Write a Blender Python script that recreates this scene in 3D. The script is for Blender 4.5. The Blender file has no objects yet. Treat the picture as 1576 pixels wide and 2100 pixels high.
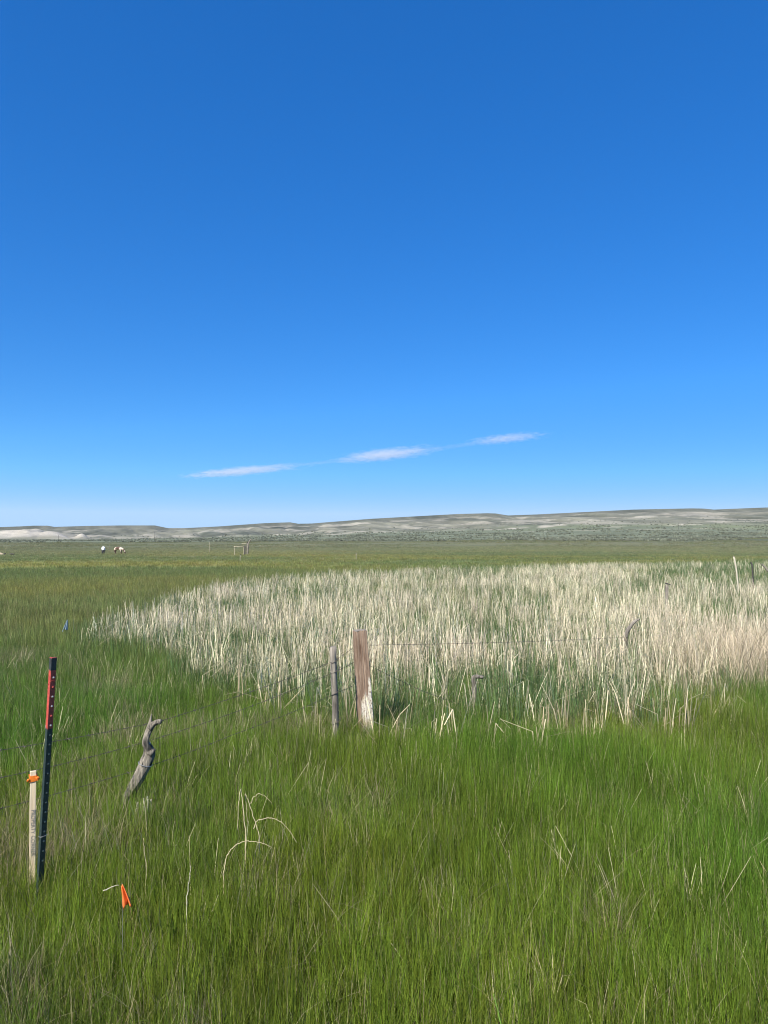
import bpy, bmesh, math, random
import numpy as np
from mathutils import Vector, Matrix

R = math.radians
scene = bpy.context.scene
COL = scene.collection

# ------------------------------------------------------------------ camera
F, CX, CY, HOR, CZ = 1517.0, 788.0, 1050.0, 1104.0, 2.1     # photo pixels, eye height in metres
PITCH = math.atan((HOR - CY) / F)
cam_d = bpy.data.cameras.new('camera')
cam_d.sensor_fit = 'VERTICAL'
cam_d.sensor_height = 36.0
cam_d.sensor_width = 36.0
cam_d.lens = 36.0 * F / 2100.0
cam_d.clip_start = 0.05
cam_d.clip_end = 80000
cam = bpy.data.objects.new('camera', cam_d)
cam.location = (0, 0, CZ)
cam.rotation_euler = (R(90) + PITCH, 0, 0)
COL.objects.link(cam)
scene.camera = cam

# ------------------------------------------------------------------ sky and sun
SUN_AZ, SUN_EL = R(-149), R(44)        # azimuth from the view direction (+Y) towards +X
world = bpy.data.worlds.new('World')
scene.world = world
world.use_nodes = True
wn = world.node_tree
bg = wn.nodes['Background']
sky = wn.nodes.new('ShaderNodeTexSky')
sky.sky_type = 'NISHITA'
sky.sun_disc = False
sky.sun_elevation = SUN_EL
sky.sun_rotation = SUN_AZ
sky.altitude = 2000
sky.air_density = 1.0
sky.dust_density = 0.0
sky.ozone_density = 4.0
# the phone's rendering of a clear sky: more saturated, flatter in brightness from zenith to horizon
sp = wn.nodes.new('ShaderNodeSeparateColor'); sp.mode = 'HSV'
cbn = wn.nodes.new('ShaderNodeCombineColor'); cbn.mode = 'HSV'
wn.links.new(sky.outputs[0], sp.inputs[0])


def wmath(op, a, v):
    n = wn.nodes.new('ShaderNodeMath'); n.operation = op
    wn.links.new(a, n.inputs[0]); n.inputs[1].default_value = v
    return n.outputs[0]


wn.links.new(wmath('MAXIMUM', wmath('MINIMUM', wmath('ADD', sp.outputs[0], .007), .627), .592), cbn.inputs[0])
wn.links.new(wmath('MAXIMUM', wmath('MINIMUM', wmath('MULTIPLY', wmath('POWER', sp.outputs[1], .58), 1.155), .975), .53), cbn.inputs[1])
wn.links.new(wmath('MINIMUM', wmath('MULTIPLY', wmath('POWER', sp.outputs[2], .63), 1.90), 6.2), cbn.inputs[2])
wn.links.new(cbn.outputs[0], bg.inputs['Color'])
bg.inputs['Strength'].default_value = 0.11
sun_d = bpy.data.lights.new('sun', 'SUN')
sun_d.energy = 5.0
sun_d.angle = R(0.5)
sun_d.color = (1.0, 0.95, 0.87)
sun = bpy.data.objects.new('sun', sun_d)
sdir = Vector((math.sin(SUN_AZ) * math.cos(SUN_EL), math.cos(SUN_AZ) * math.cos(SUN_EL), math.sin(SUN_EL)))
sun.rotation_euler = sdir.to_track_quat('Z', 'Y').to_euler()
sun.location = sdir * 50
COL.objects.link(sun)
vs = scene.view_settings
vs.view_transform = 'Standard'
vs.look = 'None'
vs.exposure = 0.6
vs.gamma = 1.0
vs.use_curve_mapping = False
scene.cycles.max_bounces = 6
scene.cycles.diffuse_bounces = 3
scene.cycles.transmission_bounces = 4
scene.cycles.volume_bounces = 3
scene.cycles.use_denoising = True
scene.cycles.filter_width = 1.1

# ------------------------------------------------------------------ numeric helpers
rng = np.random.default_rng(7)
random.seed(7)


def _hash(ix, iy, seed):
    n = (ix.astype(np.int64) * 374761393 + iy.astype(np.int64) * 668265263 + seed * 1442695041) & 0x7fffffff
    n = ((n ^ (n >> 13)) * 1274126177) & 0x7fffffff
    n = (n ^ (n >> 16)) & 0xffff
    return n / 65535.0


def vnoise(x, y, seed=0):
    x = np.asarray(x, float); y = np.asarray(y, float)
    x0 = np.floor(x); y0 = np.floor(y)
    fx = x - x0; fy = y - y0
    fx = fx * fx * (3 - 2 * fx); fy = fy * fy * (3 - 2 * fy)
    a = _hash(x0, y0, seed); b = _hash(x0 + 1, y0, seed)
    c = _hash(x0, y0 + 1, seed); d = _hash(x0 + 1, y0 + 1, seed)
    return (a * (1 - fx) + b * fx) * (1 - fy) + (c * (1 - fx) + d * fx) * fy


def fbm(x, y, seed=0, octs=4, gain=0.5):
    t = 0; a = 1; s = 0
    for o in range(octs):
        t = t + a * vnoise(x * 2 ** o + 13.1 * o, y * 2 ** o - 7.7 * o, seed + o)
        s += a; a *= gain
    return t / s


def sstep(a, b, x):
    t = np.clip((np.asarray(x, float) - a) / (b - a), 0, 1)
    return t * t * (3 - 2 * t)


def at(px, py, Y):
    """world point on the ray of photo pixel (px, py) at forward distance Y"""
    a = (px - CX) / F; b = (CY - py) / F
    dy = math.cos(PITCH) - math.sin(PITCH) * b
    dz = math.sin(PITCH) + math.cos(PITCH) * b
    s = Y / dy
    return Vector((a * s, Y, CZ + dz * s))


# ------------------------------------------------------------------ terrain
SKY_PX = np.array([-900, -300, 0, 40, 70, 98, 112, 180, 250, 318, 345, 380, 450, 540, 595, 612, 640, 760, 850, 940, 1000, 1018, 1042, 1100, 1200, 1300, 1420, 1445, 1465, 1500, 1576, 1800, 2500.])
SKY_ROW = np.array([1074, 1080, 1081, 1079.5, 1078, 1078, 1080.5, 1078.5, 1077.5, 1077.5, 1083, 1083, 1079.5, 1073, 1071, 1074, 1073.5, 1064, 1059, 1054, 1052.5, 1053, 1057, 1055, 1050, 1045, 1042.5, 1043, 1045, 1043.5, 1040.5, 1034, 1020.])
KD = np.array([160, 400, 700, 1100, 1600, 2200, 2900.])
ROW_L = np.array([1136.2, 1118.6, 1113.2, 1110.2, 1108, 1105.5, 1098])
ROW_R = np.array([1136.2, 1112, 1105, 1096, 1086, 1074, 1062])


def near_z(d):
    return np.interp(d, [0, 10, 20, 40, 80, 160, 400], [0, 0, -.08, -.32, -.72, -1.3, -1.7])


def ground_z(x, y):
    x = np.asarray(x, float); y = np.asarray(y, float)
    d = np.hypot(x, y)
    bump = (fbm(x * .9, y * .9, 3, 3) - .5) * .10 * sstep(.5, 3, d) * (1 - sstep(60, 200, d)) \
        + (fbm(x * .08, y * .08, 5, 3) - .5) * .30 * sstep(12, 50, d)
    zn = near_z(d) + bump
    front = y > 0.25 * d
    ys = np.where(front, np.maximum(y, 0.01), 1.0)
    px = np.clip(np.where(front, CX + F * x / ys, np.where(x < 0, -2500, 4000)), -2500, 4000)
    w = sstep(150, 1450, px)
    rl = np.interp(d, KD, ROW_L); rr = np.interp(d, KD, ROW_R)
    row = rl * (1 - w) + rr * w
    S = np.interp(px, SKY_PX, SKY_ROW)
    # the scarp up to the rim at 3600 m, then a plateau that stays out of sight
    t = .68 * sstep(2650, 3480, d) + .32 * sstep(3495, 3590, d)
    base = np.interp(d, KD, ROW_L) * (1 - w) + np.interp(d, KD, ROW_R) * w
    row = base * (1 - t) + S * t
    gul = 1 - np.abs(2 * fbm(x / 260 + d / 700, d / 900 - x / 900, 21, 4) - 1)
    gul2 = 1 - np.abs(2 * fbm(x / 95 + d / 260, d / 420, 31, 3) - 1)
    amp = sstep(1500, 2600, d) * (1 - sstep(3250, 3560, d))
    row = row + amp * (gul - .72) * 9 + amp * (gul2 - .7) * 7 + amp * (1 - np.abs(2 * vnoise(x / 38 + d / 130, d / 330, 35) - 1) - .5) * 2.5
    # pale clay badlands in front of the left mesa
    fo = np.exp(-((d - 2450) / 170) ** 2)
    win = sstep(-260, -120, px) * (1 - sstep(88, 172, px))
    cut = 1 - np.abs(2 * fbm(x / 75, d / 260, 41, 3) - 1)
    row = row - fo * win * (17 - 11 * (1 - cut) * 1.6)
    row = row - 17 * np.exp(-((d - 2750) / 150) ** 2 - ((px - 75) / 26) ** 2)
    row = row - 9 * np.exp(-((d - 2500) / 90) ** 2 - ((px - 168) / 12) ** 2)
    row = np.where(d > 3600, S + (d - 3600) * .012, row)
    zf = CZ + (HOR - row) * d / F * np.where(front, ys / np.maximum(d, .01), 1)
    k = sstep(170, 420, d)
    return zn * (1 - k) + zf * k


def gz(x, y):
    return float(ground_z(np.array([x]), np.array([y]))[0])


def foot(px, Y):
    x = (px - CX) / F * Y
    return Vector((x, Y, gz(x, Y)))


# cattail bed outline, forward distance of its near and far edge per photo column
BED_PX = np.array([130, 180, 215, 300, 330, 400, 500, 520, 620, 700, 745, 950, 1000, 1100, 1300, 1450, 1576, 2000, 2700.])
BED_N = np.interp(BED_PX, [130, 180, 330, 400, 520, 620, 745, 950, 1100, 1300, 1450, 1576, 2000, 2700], [14.5, 13, 12.2, 10.5, 9.5, 8.4, 7.75, 8.1, 7.7, 8.1, 9.3, 9.9, 9.5, 9])
BED_N = BED_N * np.interp(BED_PX, [500, 800], [1.0, 1.06])
BED_F = np.interp(BED_PX, [130, 215, 300, 400, 500, 700, 1000, 1300, 1576, 2700], [14.6, 16.5, 19.5, 27, 36, 48, 58, 74, 92, 98])


def bed(x, y):
    """>0 inside the cattail bed, value grows inwards (in relative distance)"""
    y = np.maximum(y, .5)
    px = CX + F * x / y
    n = np.interp(px, BED_PX, BED_N); f = np.interp(px, BED_PX, BED_F)
    wob = (fbm(x * .6, y * .6, 51, 3) - .5) * .28
    v = np.minimum((y - n) / n, (f - y) / f) + wob * .8
    return np.where((px < 130) | (px > 2700), -1, v)


def meadow_color(x, y):
    """mean colour of the standing grass at a place (green / yellow-green / blue-green patches)"""
    x = np.asarray(x, float); y = np.asarray(y, float)
    d = np.hypot(x, y)
    sc = np.clip(d / 9, .8, 40)
    a = fbm(x * .55, y * .55, 61, 4)
    b = fbm(x / 7 + 5, y / 11, 71, 4)
    c = fbm(x / 30, y / 28, 81, 3)
    g = np.array([0.102, 0.200, 0.024]); yg = np.array([0.198, 0.228, 0.025]); bgc = np.array([0.058, 0.140, 0.046])
    wy = np.clip((b - .44) * 4.0, 0, 1)[:, None] * .8
    wb = np.clip((a - .55) * 4.5, 0, 1)[:, None] * (.7 - .5 * sstep(7, 12, d))[:, None]
    col = g * (1 - wy) + yg * wy
    col = col * (1 - wb) + bgc * wb
    # further out the sward ripens: warmer and duller
    k = sstep(6, 20, d)[:, None] * .9
    far = np.array([0.255, 0.238, 0.070]) * (1 - np.clip((c - .4) * 4, 0, 1)[:, None]) + np.array([0.160, 0.190, 0.068]) * np.clip((c - .4) * 4, 0, 1)[:, None]
    col = col * (1 - k) + far * k
    k2 = sstep(70, 260, d)[:, None] * .75
    return col * (1 - k2) + np.array([.235, .240, .140]) * k2


# ------------------------------------------------------------------ node helpers
def material(name):
    m = bpy.data.materials.new(name)
    m.use_nodes = True
    nt = m.node_tree
    return m, nt, nt.nodes['Principled BSDF'], nt.nodes['Material Output']


def nnode(nt, t, **kw):
    n = nt.nodes.new(t)
    for k, v in kw.items():
        if k in n.inputs.keys() if hasattr(n.inputs, 'keys') else False:
            n.inputs[k].default_value = v
        else:
            setattr(n, k, v)
    return n


def mixcol(nt, a, b, fac, blend='MIX'):
    n = nt.nodes.new('ShaderNodeMix')
    n.data_type = 'RGBA'; n.blend_type = blend
    for s, v in ((6, a), (7, b), (0, fac)):
        if hasattr(v, 'links') or isinstance(v, bpy.types.NodeSocket):
            nt.links.new(v, n.inputs[s])
        else:
            n.inputs[s].default_value = v if s == 0 else (*v, 1)[:4]
    return n.outputs[2]


def math_n(nt, op, a, b=0.0):
    n = nt.nodes.new('ShaderNodeMath'); n.operation = op
    for i, v in enumerate((a, b)):
        if isinstance(v, bpy.types.NodeSocket):
            nt.links.new(v, n.inputs[i])
        else:
            n.inputs[i].default_value = v
    return n.outputs[0]


def noise_n(nt, vec, scale, detail=4, rough=.6, dist=0):
    n = nt.nodes.new('ShaderNodeTexNoise')
    n.inputs['Scale'].default_value = scale
    n.inputs['Detail'].default_value = detail
    n.inputs['Roughness'].default_value = rough
    n.inputs['Distortion'].default_value = dist
    if vec is not None:
        nt.links.new(vec, n.inputs['Vector'])
    return n.outputs['Fac']


def ramp_n(nt, fac, stops):
    n = nt.nodes.new('ShaderNodeValToRGB')
    el = n.color_ramp.elements
    while len(el) < len(stops):
        el.new(.5)
    for e, (p, c) in zip(el, stops):
        e.position = p; e.color = (*c, 1)[:4]
    nt.links.new(fac, n.inputs[0])
    return n.outputs[0]


def obj_coord(nt, scale=(1, 1, 1)):
    tc = nt.nodes.new('ShaderNodeTexCoord')
    mp = nt.nodes.new('ShaderNodeMapping')
    mp.inputs['Scale'].default_value = scale
    nt.links.new(tc.outputs['Object'], mp.inputs['Vector'])
    return mp.outputs[0]


def bump_to(nt, bsdf, h, strength=.5, dist=.01):
    b = nt.nodes.new('ShaderNodeBump')
    b.inputs['Strength'].default_value = strength
    b.inputs['Distance'].default_value = dist
    nt.links.new(h, b.inputs['Height'])
    nt.links.new(b.outputs[0], bsdf.inputs['Normal'])


def plain(name, c, rough=.7, var=.25, scale=40, metal=0, spec=.3):
    m, nt, b, o = material(name)
    v = obj_coord(nt)
    f = noise_n(nt, v, scale, 4)
    lo = tuple(x * (1 - var) for x in c); hi = tuple(min(1, x * (1 + var)) for x in c)
    nt.links.new(ramp_n(nt, f, [(.3, lo), (.7, hi)]), b.inputs['Base Color'])
    b.inputs['Roughness'].default_value = rough
    b.inputs['Metallic'].default_value = metal
    b.inputs['Specular IOR Level'].default_value = spec
    return m


# ------------------------------------------------------------------ object helpers
def tag(o, label=None, cat=None, group=None, kind=None):
    if label: o['label'] = label
    if cat: o['category'] = cat
    if group: o['group'] = group
    if kind: o['kind'] = kind
    return o


def mesh_obj(name, verts, faces, mat=None, parent=None, smooth=False):
    me = bpy.data.meshes.new(name)
    me.from_pydata([tuple(v) for v in verts], [], faces)
    me.update()
    if mat: me.materials.append(mat)
    if smooth: me.polygons.foreach_set('use_smooth', [True] * len(me.polygons))
    o = bpy.data.objects.new(name, me)
    COL.objects.link(o)
    if parent: o.parent = parent
    return o


def empty(name, loc):
    o = bpy.data.objects.new(name, None)
    o.empty_display_size = .1
    o.location = loc
    COL.objects.link(o)
    return o


def tube(pts, radii, n=8, jitter=0.0, seed=0, cap=True, squash=None):
    """rings along a polyline; returns verts, faces"""
    rnd = random.Random(seed)
    pts = [Vector(p) for p in pts]
    V, Fc = [], []
    ref = Vector((0, 1, 0.03)).normalized()
    for i, p in enumerate(pts):
        t = (pts[min(i + 1, len(pts) - 1)] - pts[max(i - 1, 0)]).normalized()
        if abs(t.dot(ref)) > .97: ref2 = Vector((1, 0, 0))
        else: ref2 = ref
        u = t.cross(ref2).normalized(); w = u.cross(t).normalized()
        for k in range(n):
            a = 2 * math.pi * k / n
            r = radii[i] * (1 + jitter * (rnd.random() - .5) * 2)
            sx, sy = squash if squash else (1, 1)
            V.append(p + u * math.cos(a) * r * sx + w * math.sin(a) * r * sy)
    m = len(pts)
    for i in range(m - 1):
        for k in range(n):
            Fc.append((i * n + k, i * n + (k + 1) % n, (i + 1) * n + (k + 1) % n, (i + 1) * n + k))
    if cap:
        Fc.append(tuple(range(n - 1, -1, -1)))
        Fc.append(tuple((m - 1) * n + k for k in range(n)))
    return V, Fc


def box(cx, cy, cz, sx, sy, sz):
    V = [Vector((cx + sx * a / 2, cy + sy * b / 2, cz + sz * c / 2)) for a in (-1, 1) for b in (-1, 1) for c in (-1, 1)]
    Fc = [(0, 1, 3, 2), (4, 6, 7, 5), (0, 4, 5, 1), (2, 3, 7, 6), (0, 2, 6, 4), (1, 5, 7, 3)]
    return V, Fc


def join(*parts):
    V, Fc = [], []
    for v, f in parts:
        o = len(V)
        V += list(v)
        Fc += [tuple(i + o for i in q) for q in f]
    return V, Fc


def smooth_path(pts, n):
    """Catmull-Rom through the points"""
    P = [Vector(p) for p in pts]
    P = [P[0] * 2 - P[1]] + P + [P[-1] * 2 - P[-2]]
    out = []
    m = len(P) - 3
    for i in range(n):
        s = i / (n - 1) * m
        k = min(int(s), m - 1); t = s - k
        a, b, c, d = P[k:k + 4]
        out.append(.5 * ((2 * b) + (c - a) * t + (2 * a - 5 * b + 4 * c - d) * t * t + (3 * b - a - 3 * c + d) * t ** 3))
    return out


# ------------------------------------------------------------------ the ground sheet (meadow, sage flats, hills)
az_f = np.radians(np.arange(-40, 40.001, .09))
az_b = np.radians(np.arange(44, 316.1, 4.0))
AZ = np.concatenate([az_f, az_b])
RD = np.concatenate([np.geomspace(.4, 30, 70), np.geomspace(31, 700, 90), np.geomspace(710, 1500, 45), np.linspace(1520, 3700, 130), np.geomspace(3900, 9000, 8)])
AA, DD = np.meshgrid(AZ, RD)
GX = DD * np.sin(AA); GY = DD * np.cos(AA)
GZ = ground_z(GX.ravel(), GY.ravel()).reshape(GX.shape)

gx, gy, gzv = GX.ravel(), GY.ravel(), GZ.ravel()
gd = np.hypot(gx, gy)
gfront = gy > .3 * gd
gpx = np.where(gfront, CX + F * gx / np.maximum(gy, .01), 4000)
grow = HOR - (gzv - CZ) * F / np.maximum(gy, 1)         # its height over the eye line, as an angle
col = meadow_color(gx, gy)
soil = np.array([.055, .060, .022])
k = sstep(10, 30, gd)[:, None]
col = soil * (1 - k) + col * k
# far meadow: streaks of ripe tan grass and a dark green wet strip
st = fbm(gx / 45, gy / 16, 91, 4)
tan = np.array([.235, .215, .120])
wt = sstep(.50, .68, st) * sstep(60, 130, gd) * .6
col = col * (1 - wt[:, None]) + tan * wt[:, None]
hayband = sstep(.36, .5, fbm(gx / 30, gy / 30, 97, 3)) * np.exp(-((gd - 135 - 12 * vnoise(gx / 20, gy * 0, 99)) / 7) ** 2) * (1 - sstep(330, 520, gpx))
col = col * (1 - .8 * hayband[:, None]) + np.array([.33, .31, .17]) * .8 * hayband[:, None]
wd = sstep(650, 950, gpx) * sstep(85, 120, gd) * (1 - sstep(260, 360, gd))
col = col * (1 - .8 * wd[:, None]) + np.array([.105, .150, .050]) * .8 * wd[:, None]
# brownish rough grass, then sage flats
rg = sstep(170, 330, gd) * (1 - sstep(700, 900, gd)) * (1 - .6 * wd)
rgc = np.array([.190, .195, .105]) + (fbm(gx / 60, gy / 30, 101, 4)[:, None] - .5) * np.array([.12, .09, .07])
col = col * (1 - .85 * rg[:, None]) + rgc * .85 * rg[:, None]
wR = sstep(500, 1300, gpx)
sg = sstep(620 - 260 * wR, 820 - 280 * wR, gd)
sgc = np.array([.165, .180, .112]) + (fbm(gx / 40, gy / 50, 111, 5)[:, None] - .5) * np.array([.13, .13, .09])
col = col * (1 - sg[:, None]) + sgc * sg[:, None]
grn = sstep(1450, 1800, gd) * (1 - sstep(2500, 2800, gd)) * sstep(900, 1200, gpx) * sstep(.38, .55, fbm(gx / 300, gy / 200, 117, 3))
col = col * (1 - .6 * grn[:, None]) + np.array([.205, .225, .120]) * .6 * grn[:, None]
# hill slopes: grey shrub cover broken by pale clay
hl = sstep(1900, 2600, gd)
hn = fbm(gx / 150 + gd / 380, gd / 300, 121, 5)
hg = 1 - np.abs(2 * fbm(gx / 260 + gd / 700, gd / 900 - gx / 900, 21, 4) - 1)
hg2 = 1 - np.abs(2 * fbm(gx / 95 + gd / 260, gd / 420, 31, 3) - 1)
hc = np.array([.166, .164, .116]) + (hn[:, None] - .5) * np.array([.24, .21, .15])
hc = hc + (fbm(gx / 32 + gd / 110, gd / 170, 123, 4)[:, None] - .5) * np.array([.17, .155, .12])
hc = hc * (1.25 - .55 * (hg[:, None] - .4) - .35 * (hg2[:, None] - .6))
col = col * (1 - hl[:, None]) + hc * hl[:, None]
bare = sstep(.57, .635, fbm(gx / 120 + gd / 250, gd / 190, 131, 5, .6)) * hl * .42 * (1 - sstep(3350, 3560, gd))
bad = np.exp(-((gd - 2420) / 240) ** 2) * sstep(-260, -120, gpx) * (1 - sstep(120, 175, gpx))
bad = bad + np.exp(-((gd - 2750) / 170) ** 2 - ((gpx - 75) / 30) ** 2) + np.exp(-((gd - 2500) / 100) ** 2 - ((gpx - 168) / 14) ** 2)
bare = np.maximum(bare, np.clip(bad * 1.2, 0, 1) * (.55 + .45 * sstep(.35, .6, fbm(gx / 40, gd / 120, 141, 3))))
# single bare patches: centre column, distance, half width (columns), half depth (m), strength
for (bx, bd, bw, bh, s) in [(445, 2350, 42, 110, .7), (512, 2350, 14, 90, .8), (575, 2250, 26, 90, .8), (690, 2180, 95, 120, .8), (775, 2120, 40, 120, .85),
                            (845, 1950, 22, 80, .8), (915, 2080, 50, 90, .85), (1030, 2080, 58, 110, .9), (1135, 2150, 34, 90, .7), (1262, 1950, 26, 70, .7),
                            (1412, 2150, 46, 120, .95), (1490, 2480, 24, 130, .9), (1330, 2950, 60, 90, .5), (765, 720, 12, 40, .8), (640, 1500, 60, 60, .5),
                            (1255, 700, 14, 30, .7), (1000, 720, 20, 30, .6), (1385, 3200, 30, 70, .5)]:
    e = ((gpx - bx) / bw) ** 2 + ((gd - bd - (gpx - bx) * 1.2) / bh) ** 2
    e = e + (fbm(gx / 30, gd / 60, 151, 3) - .5) * 1.2
    bare = np.maximum(bare, (1 - sstep(.35, 1.15, e)) * s * (.25 + .75 * sstep(.40, .62, fbm(gx / 55 + gd / 160, gd / 26, 153, 4))))
road = np.exp(-((gd - 1640 - (gpx - 1300) * .25) / 14) ** 2) * sstep(900, 1150, gpx) * (1 - sstep(1480, 1560, gpx)) * .9
bare = np.maximum(bare, road)
clay = np.array([.50, .45, .35]) + (fbm(gx / 60, gd / 60, 161, 3)[:, None] - .5) * .12
col = col * (1 - bare[:, None]) + clay * bare[:, None]
ledge = np.exp(-((gd - 3380 - 40 * vnoise(gx / 300, gx * 0, 171)) / 26) ** 2) + .7 * np.exp(-((gd - 3180 - 60 * vnoise(gx / 260, gx * 0, 173)) / 30) ** 2)
ledge = ledge * sstep(.42, .6, fbm(gx / 130, gd / 300, 175, 3)) * .5
col = col * (1 - ledge[:, None]) + clay * ledge[:, None]
rim = sstep(3480, 3540, gd) * (1 - sstep(3600, 3660, gd))
col = col * (1 - .45 * rim[:, None])  + np.array([.10, .105, .08]) * .45 * rim[:, None]
inb = sstep(-.05, .15, bed(gx, gy)) * (gd < 120) * gfront
col = col * (1 - .85 * inb[:, None]) + np.array([.15, .14, .07]) * .85 * inb[:, None]
grass_shade = sstep(40, 120, gd) * (1 - sstep(700, 1000, gd))
col = col * (1 - .22 * grass_shade[:, None])  # ground colour darkened to stand in for grass shading itself
col = np.clip(col, .01, .8)

# ground material: the vertex colour with procedural mottling
gm, nt, b, out = material('ground')
att = nnode(nt, 'ShaderNodeAttribute', attribute_name='soil_color')
geo = nt.nodes.new('ShaderNodeNewGeometry')
f1 = noise_n(nt, geo.outputs['Position'], .35, 6, .7)
f2 = noise_n(nt, geo.outputs['Position'], 9, 5, .7)
f3 = noise_n(nt, geo.outputs['Position'], .03, 6, .75)
s = math_n(nt, 'MULTIPLY', f1, 1.0)
s = math_n(nt, 'ADD', s, math_n(nt, 'MULTIPLY', f2, .6))
s = math_n(nt, 'ADD', s, math_n(nt, 'MULTIPLY', f3, 1.0))
s = math_n(nt, 'SUBTRACT', s, .35)
cb = nt.nodes.new('ShaderNodeCombineColor')
for i in range(3): nt.links.new(s, cb.inputs[i])
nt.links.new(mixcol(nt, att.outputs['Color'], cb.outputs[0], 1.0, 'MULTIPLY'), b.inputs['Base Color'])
b.inputs['Roughness'].default_value = .95
b.inputs['Specular IOR Level'].default_value = .1
bump_to(nt, b, f2, .5, .05)

na, nr = len(AZ), len(RD)
idx = np.arange(nr * na).reshape(nr, na)


def sheet(name, r0, r1, first=False):
    rows = idx[r0:r1 + 1]
    q = np.stack([rows[:-1, :], np.roll(rows[:-1, :], -1, 1), np.roll(rows[1:, :], -1, 1), rows[1:, :]], -1).reshape(-1, 4)
    # counter-clockwise seen from above
    q = q[:, ::-1]
    base = rows[0, 0]
    q = q - base
    sel = slice(base, rows[-1, -1] + 1)
    V = np.stack([gx[sel], gy[sel], gzv[sel]], -1)
    C = col[sel]
    me = bpy.data.meshes.new(name)
    fl = [tuple(t) for t in q.tolist()]
    if first: fl.append(tuple(range(na))[::-1])
    me.from_pydata(V.tolist(), [], fl)
    me.update()
    a = me.attributes.new('soil_color', 'FLOAT_COLOR', 'POINT')
    a.data.foreach_set('color', np.concatenate([C, np.ones((len(C), 1))], 1).astype(np.float32).ravel())
    me.polygons.foreach_set('use_smooth', [True] * len(me.polygons))
    me.materials.append(gm)
    o = bpy.data.objects.new(name, me)
    COL.objects.link(o)
    tag(o, kind='structure')
    return o


r_m = int(np.searchsorted(RD, 1500))
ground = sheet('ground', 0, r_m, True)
hills = sheet('hills', r_m, nr - 1)
tag(ground, 'flat green meadow running out to grey sage flats', 'meadow')
tag(hills, 'low grey-green mesas with pale bare clay slopes on the skyline', 'hills')

# ------------------------------------------------------------------ blades and tufts (instanced stuff)
protos = bpy.data.collections.new('plant_shapes')


class Blades:
    def __init__(self):
        self.v = []; self.f = []; self.bt = []; self.ht = []

    def blade(self, x, y, az, h, lean, curl, w, segs=3, face=None, bt=None, kink=None, tip=.12):
        """a flat tapering leaf: rises, leans towards az, curls over at the end; kink = (height share, fold angle)"""
        bt = random.random() if bt is None else bt
        fa = random.random() * math.pi if face is None else face
        sx, sy = math.cos(fa), math.sin(fa)
        o = len(self.v)
        p = Vector((x, y, 0)); ang = lean
        n = segs
        for i in range(n + 1):
            t = i / n
            ww = w * (1 - t * (1 - tip)) * (.75 + .5 * min(1, t * 4)) / 1.25
            if i == n: ww = w * tip
            self.v.append((p.x - sx * ww / 2, p.y - sy * ww / 2, p.z))
            self.v.append((p.x + sx * ww / 2, p.y + sy * ww / 2, p.z))
            self.bt += [bt, bt]; self.ht += [t, t]
            if i < n:
                a2 = ang
                if kink and t >= kink[0] - 1e-6: a2 = kink[1]
                st = h / n
                p = p + Vector((math.sin(a2) * math.cos(az) * st, math.sin(a2) * math.sin(az) * st, math.cos(a2) * st))
                ang += curl / n
        for i in range(n):
            a = o + 2 * i
            self.f.append((a, a + 1, a + 3, a + 2))

    def object(self, name, mat):
        me = bpy.data.meshes.new(name)
        me.from_pydata(self.v, [], self.f)
        me.update()
        for nm, arr in (('leaf_tone', self.bt), ('leaf_height', self.ht)):
            a = me.attributes.new(nm, 'FLOAT', 'POINT')
            a.data.foreach_set('value', np.array(arr, np.float32))
        me.materials.append(mat)
        return me


def leaf_material(name, dry, trans, dry_share, rough=.5, spec=.25, root=None, instanced=True, fixed=None):
    m, nt, b, out = material(name)
    bt = nnode(nt, 'ShaderNodeAttribute', attribute_name='leaf_tone').outputs['Fac']
    ht = nnode(nt, 'ShaderNodeAttribute', attribute_name='leaf_height').outputs['Fac']
    if instanced:
        ti = nnode(nt, 'ShaderNodeAttribute', attribute_name='tint', attribute_type='INSTANCER').outputs['Color']
    else:
        rgb = nt.nodes.new('ShaderNodeRGB'); rgb.outputs[0].default_value = (*fixed, 1)
        ti = rgb.outputs[0]
    v = math_n(nt, 'MULTIPLY', bt, 7.31)
    v = math_n(nt, 'FRACT', v)
    v = math_n(nt, 'ADD', math_n(nt, 'MULTIPLY', v, 1.35), .38)
    cb = nt.nodes.new('ShaderNodeCombineColor')
    for i in range(3): nt.links.new(v, cb.inputs[i])
    c = mixcol(nt, ti, cb.outputs[0], 1.0, 'MULTIPLY')
    # some leaves have turned straw-coloured
    d = math_n(nt, 'GREATER_THAN', bt, 1 - dry_share)
    c = mixcol(nt, c, dry, d)
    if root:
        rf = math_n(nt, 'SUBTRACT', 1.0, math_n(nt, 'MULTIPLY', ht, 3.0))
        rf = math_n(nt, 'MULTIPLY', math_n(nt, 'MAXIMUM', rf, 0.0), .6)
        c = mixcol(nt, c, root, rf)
    nt.links.new(c, b.inputs['Base Color'])
    b.inputs['Roughness'].default_value = rough
    b.inputs['Specular IOR Level'].default_value = spec
    tr = nt.nodes.new('ShaderNodeBsdfTranslucent')
    nt.links.new(c, tr.inputs['Color'])
    mx = nt.nodes.new('ShaderNodeMixShader')
    mx.inputs[0].default_value = trans
    nt.links.new(b.outputs[0], mx.inputs[1]); nt.links.new(tr.outputs[0], mx.inputs[2])
    nt.links.new(mx.outputs[0], out.inputs['Surface'])
    return m


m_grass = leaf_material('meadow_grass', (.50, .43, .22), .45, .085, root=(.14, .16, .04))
m_dry = leaf_material('dry_grass', (.16, .13, .08), .2, .25)
m_cat = leaf_material('dead_cattail', (.62, .52, .32), .22, .12, rough=.6, spec=.2)
m_catg = leaf_material('green_cattail', (.45, .38, .2), .3, .05)
m_sage = leaf_material('sagebrush', (.16, .15, .10), .15, .2)


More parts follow.
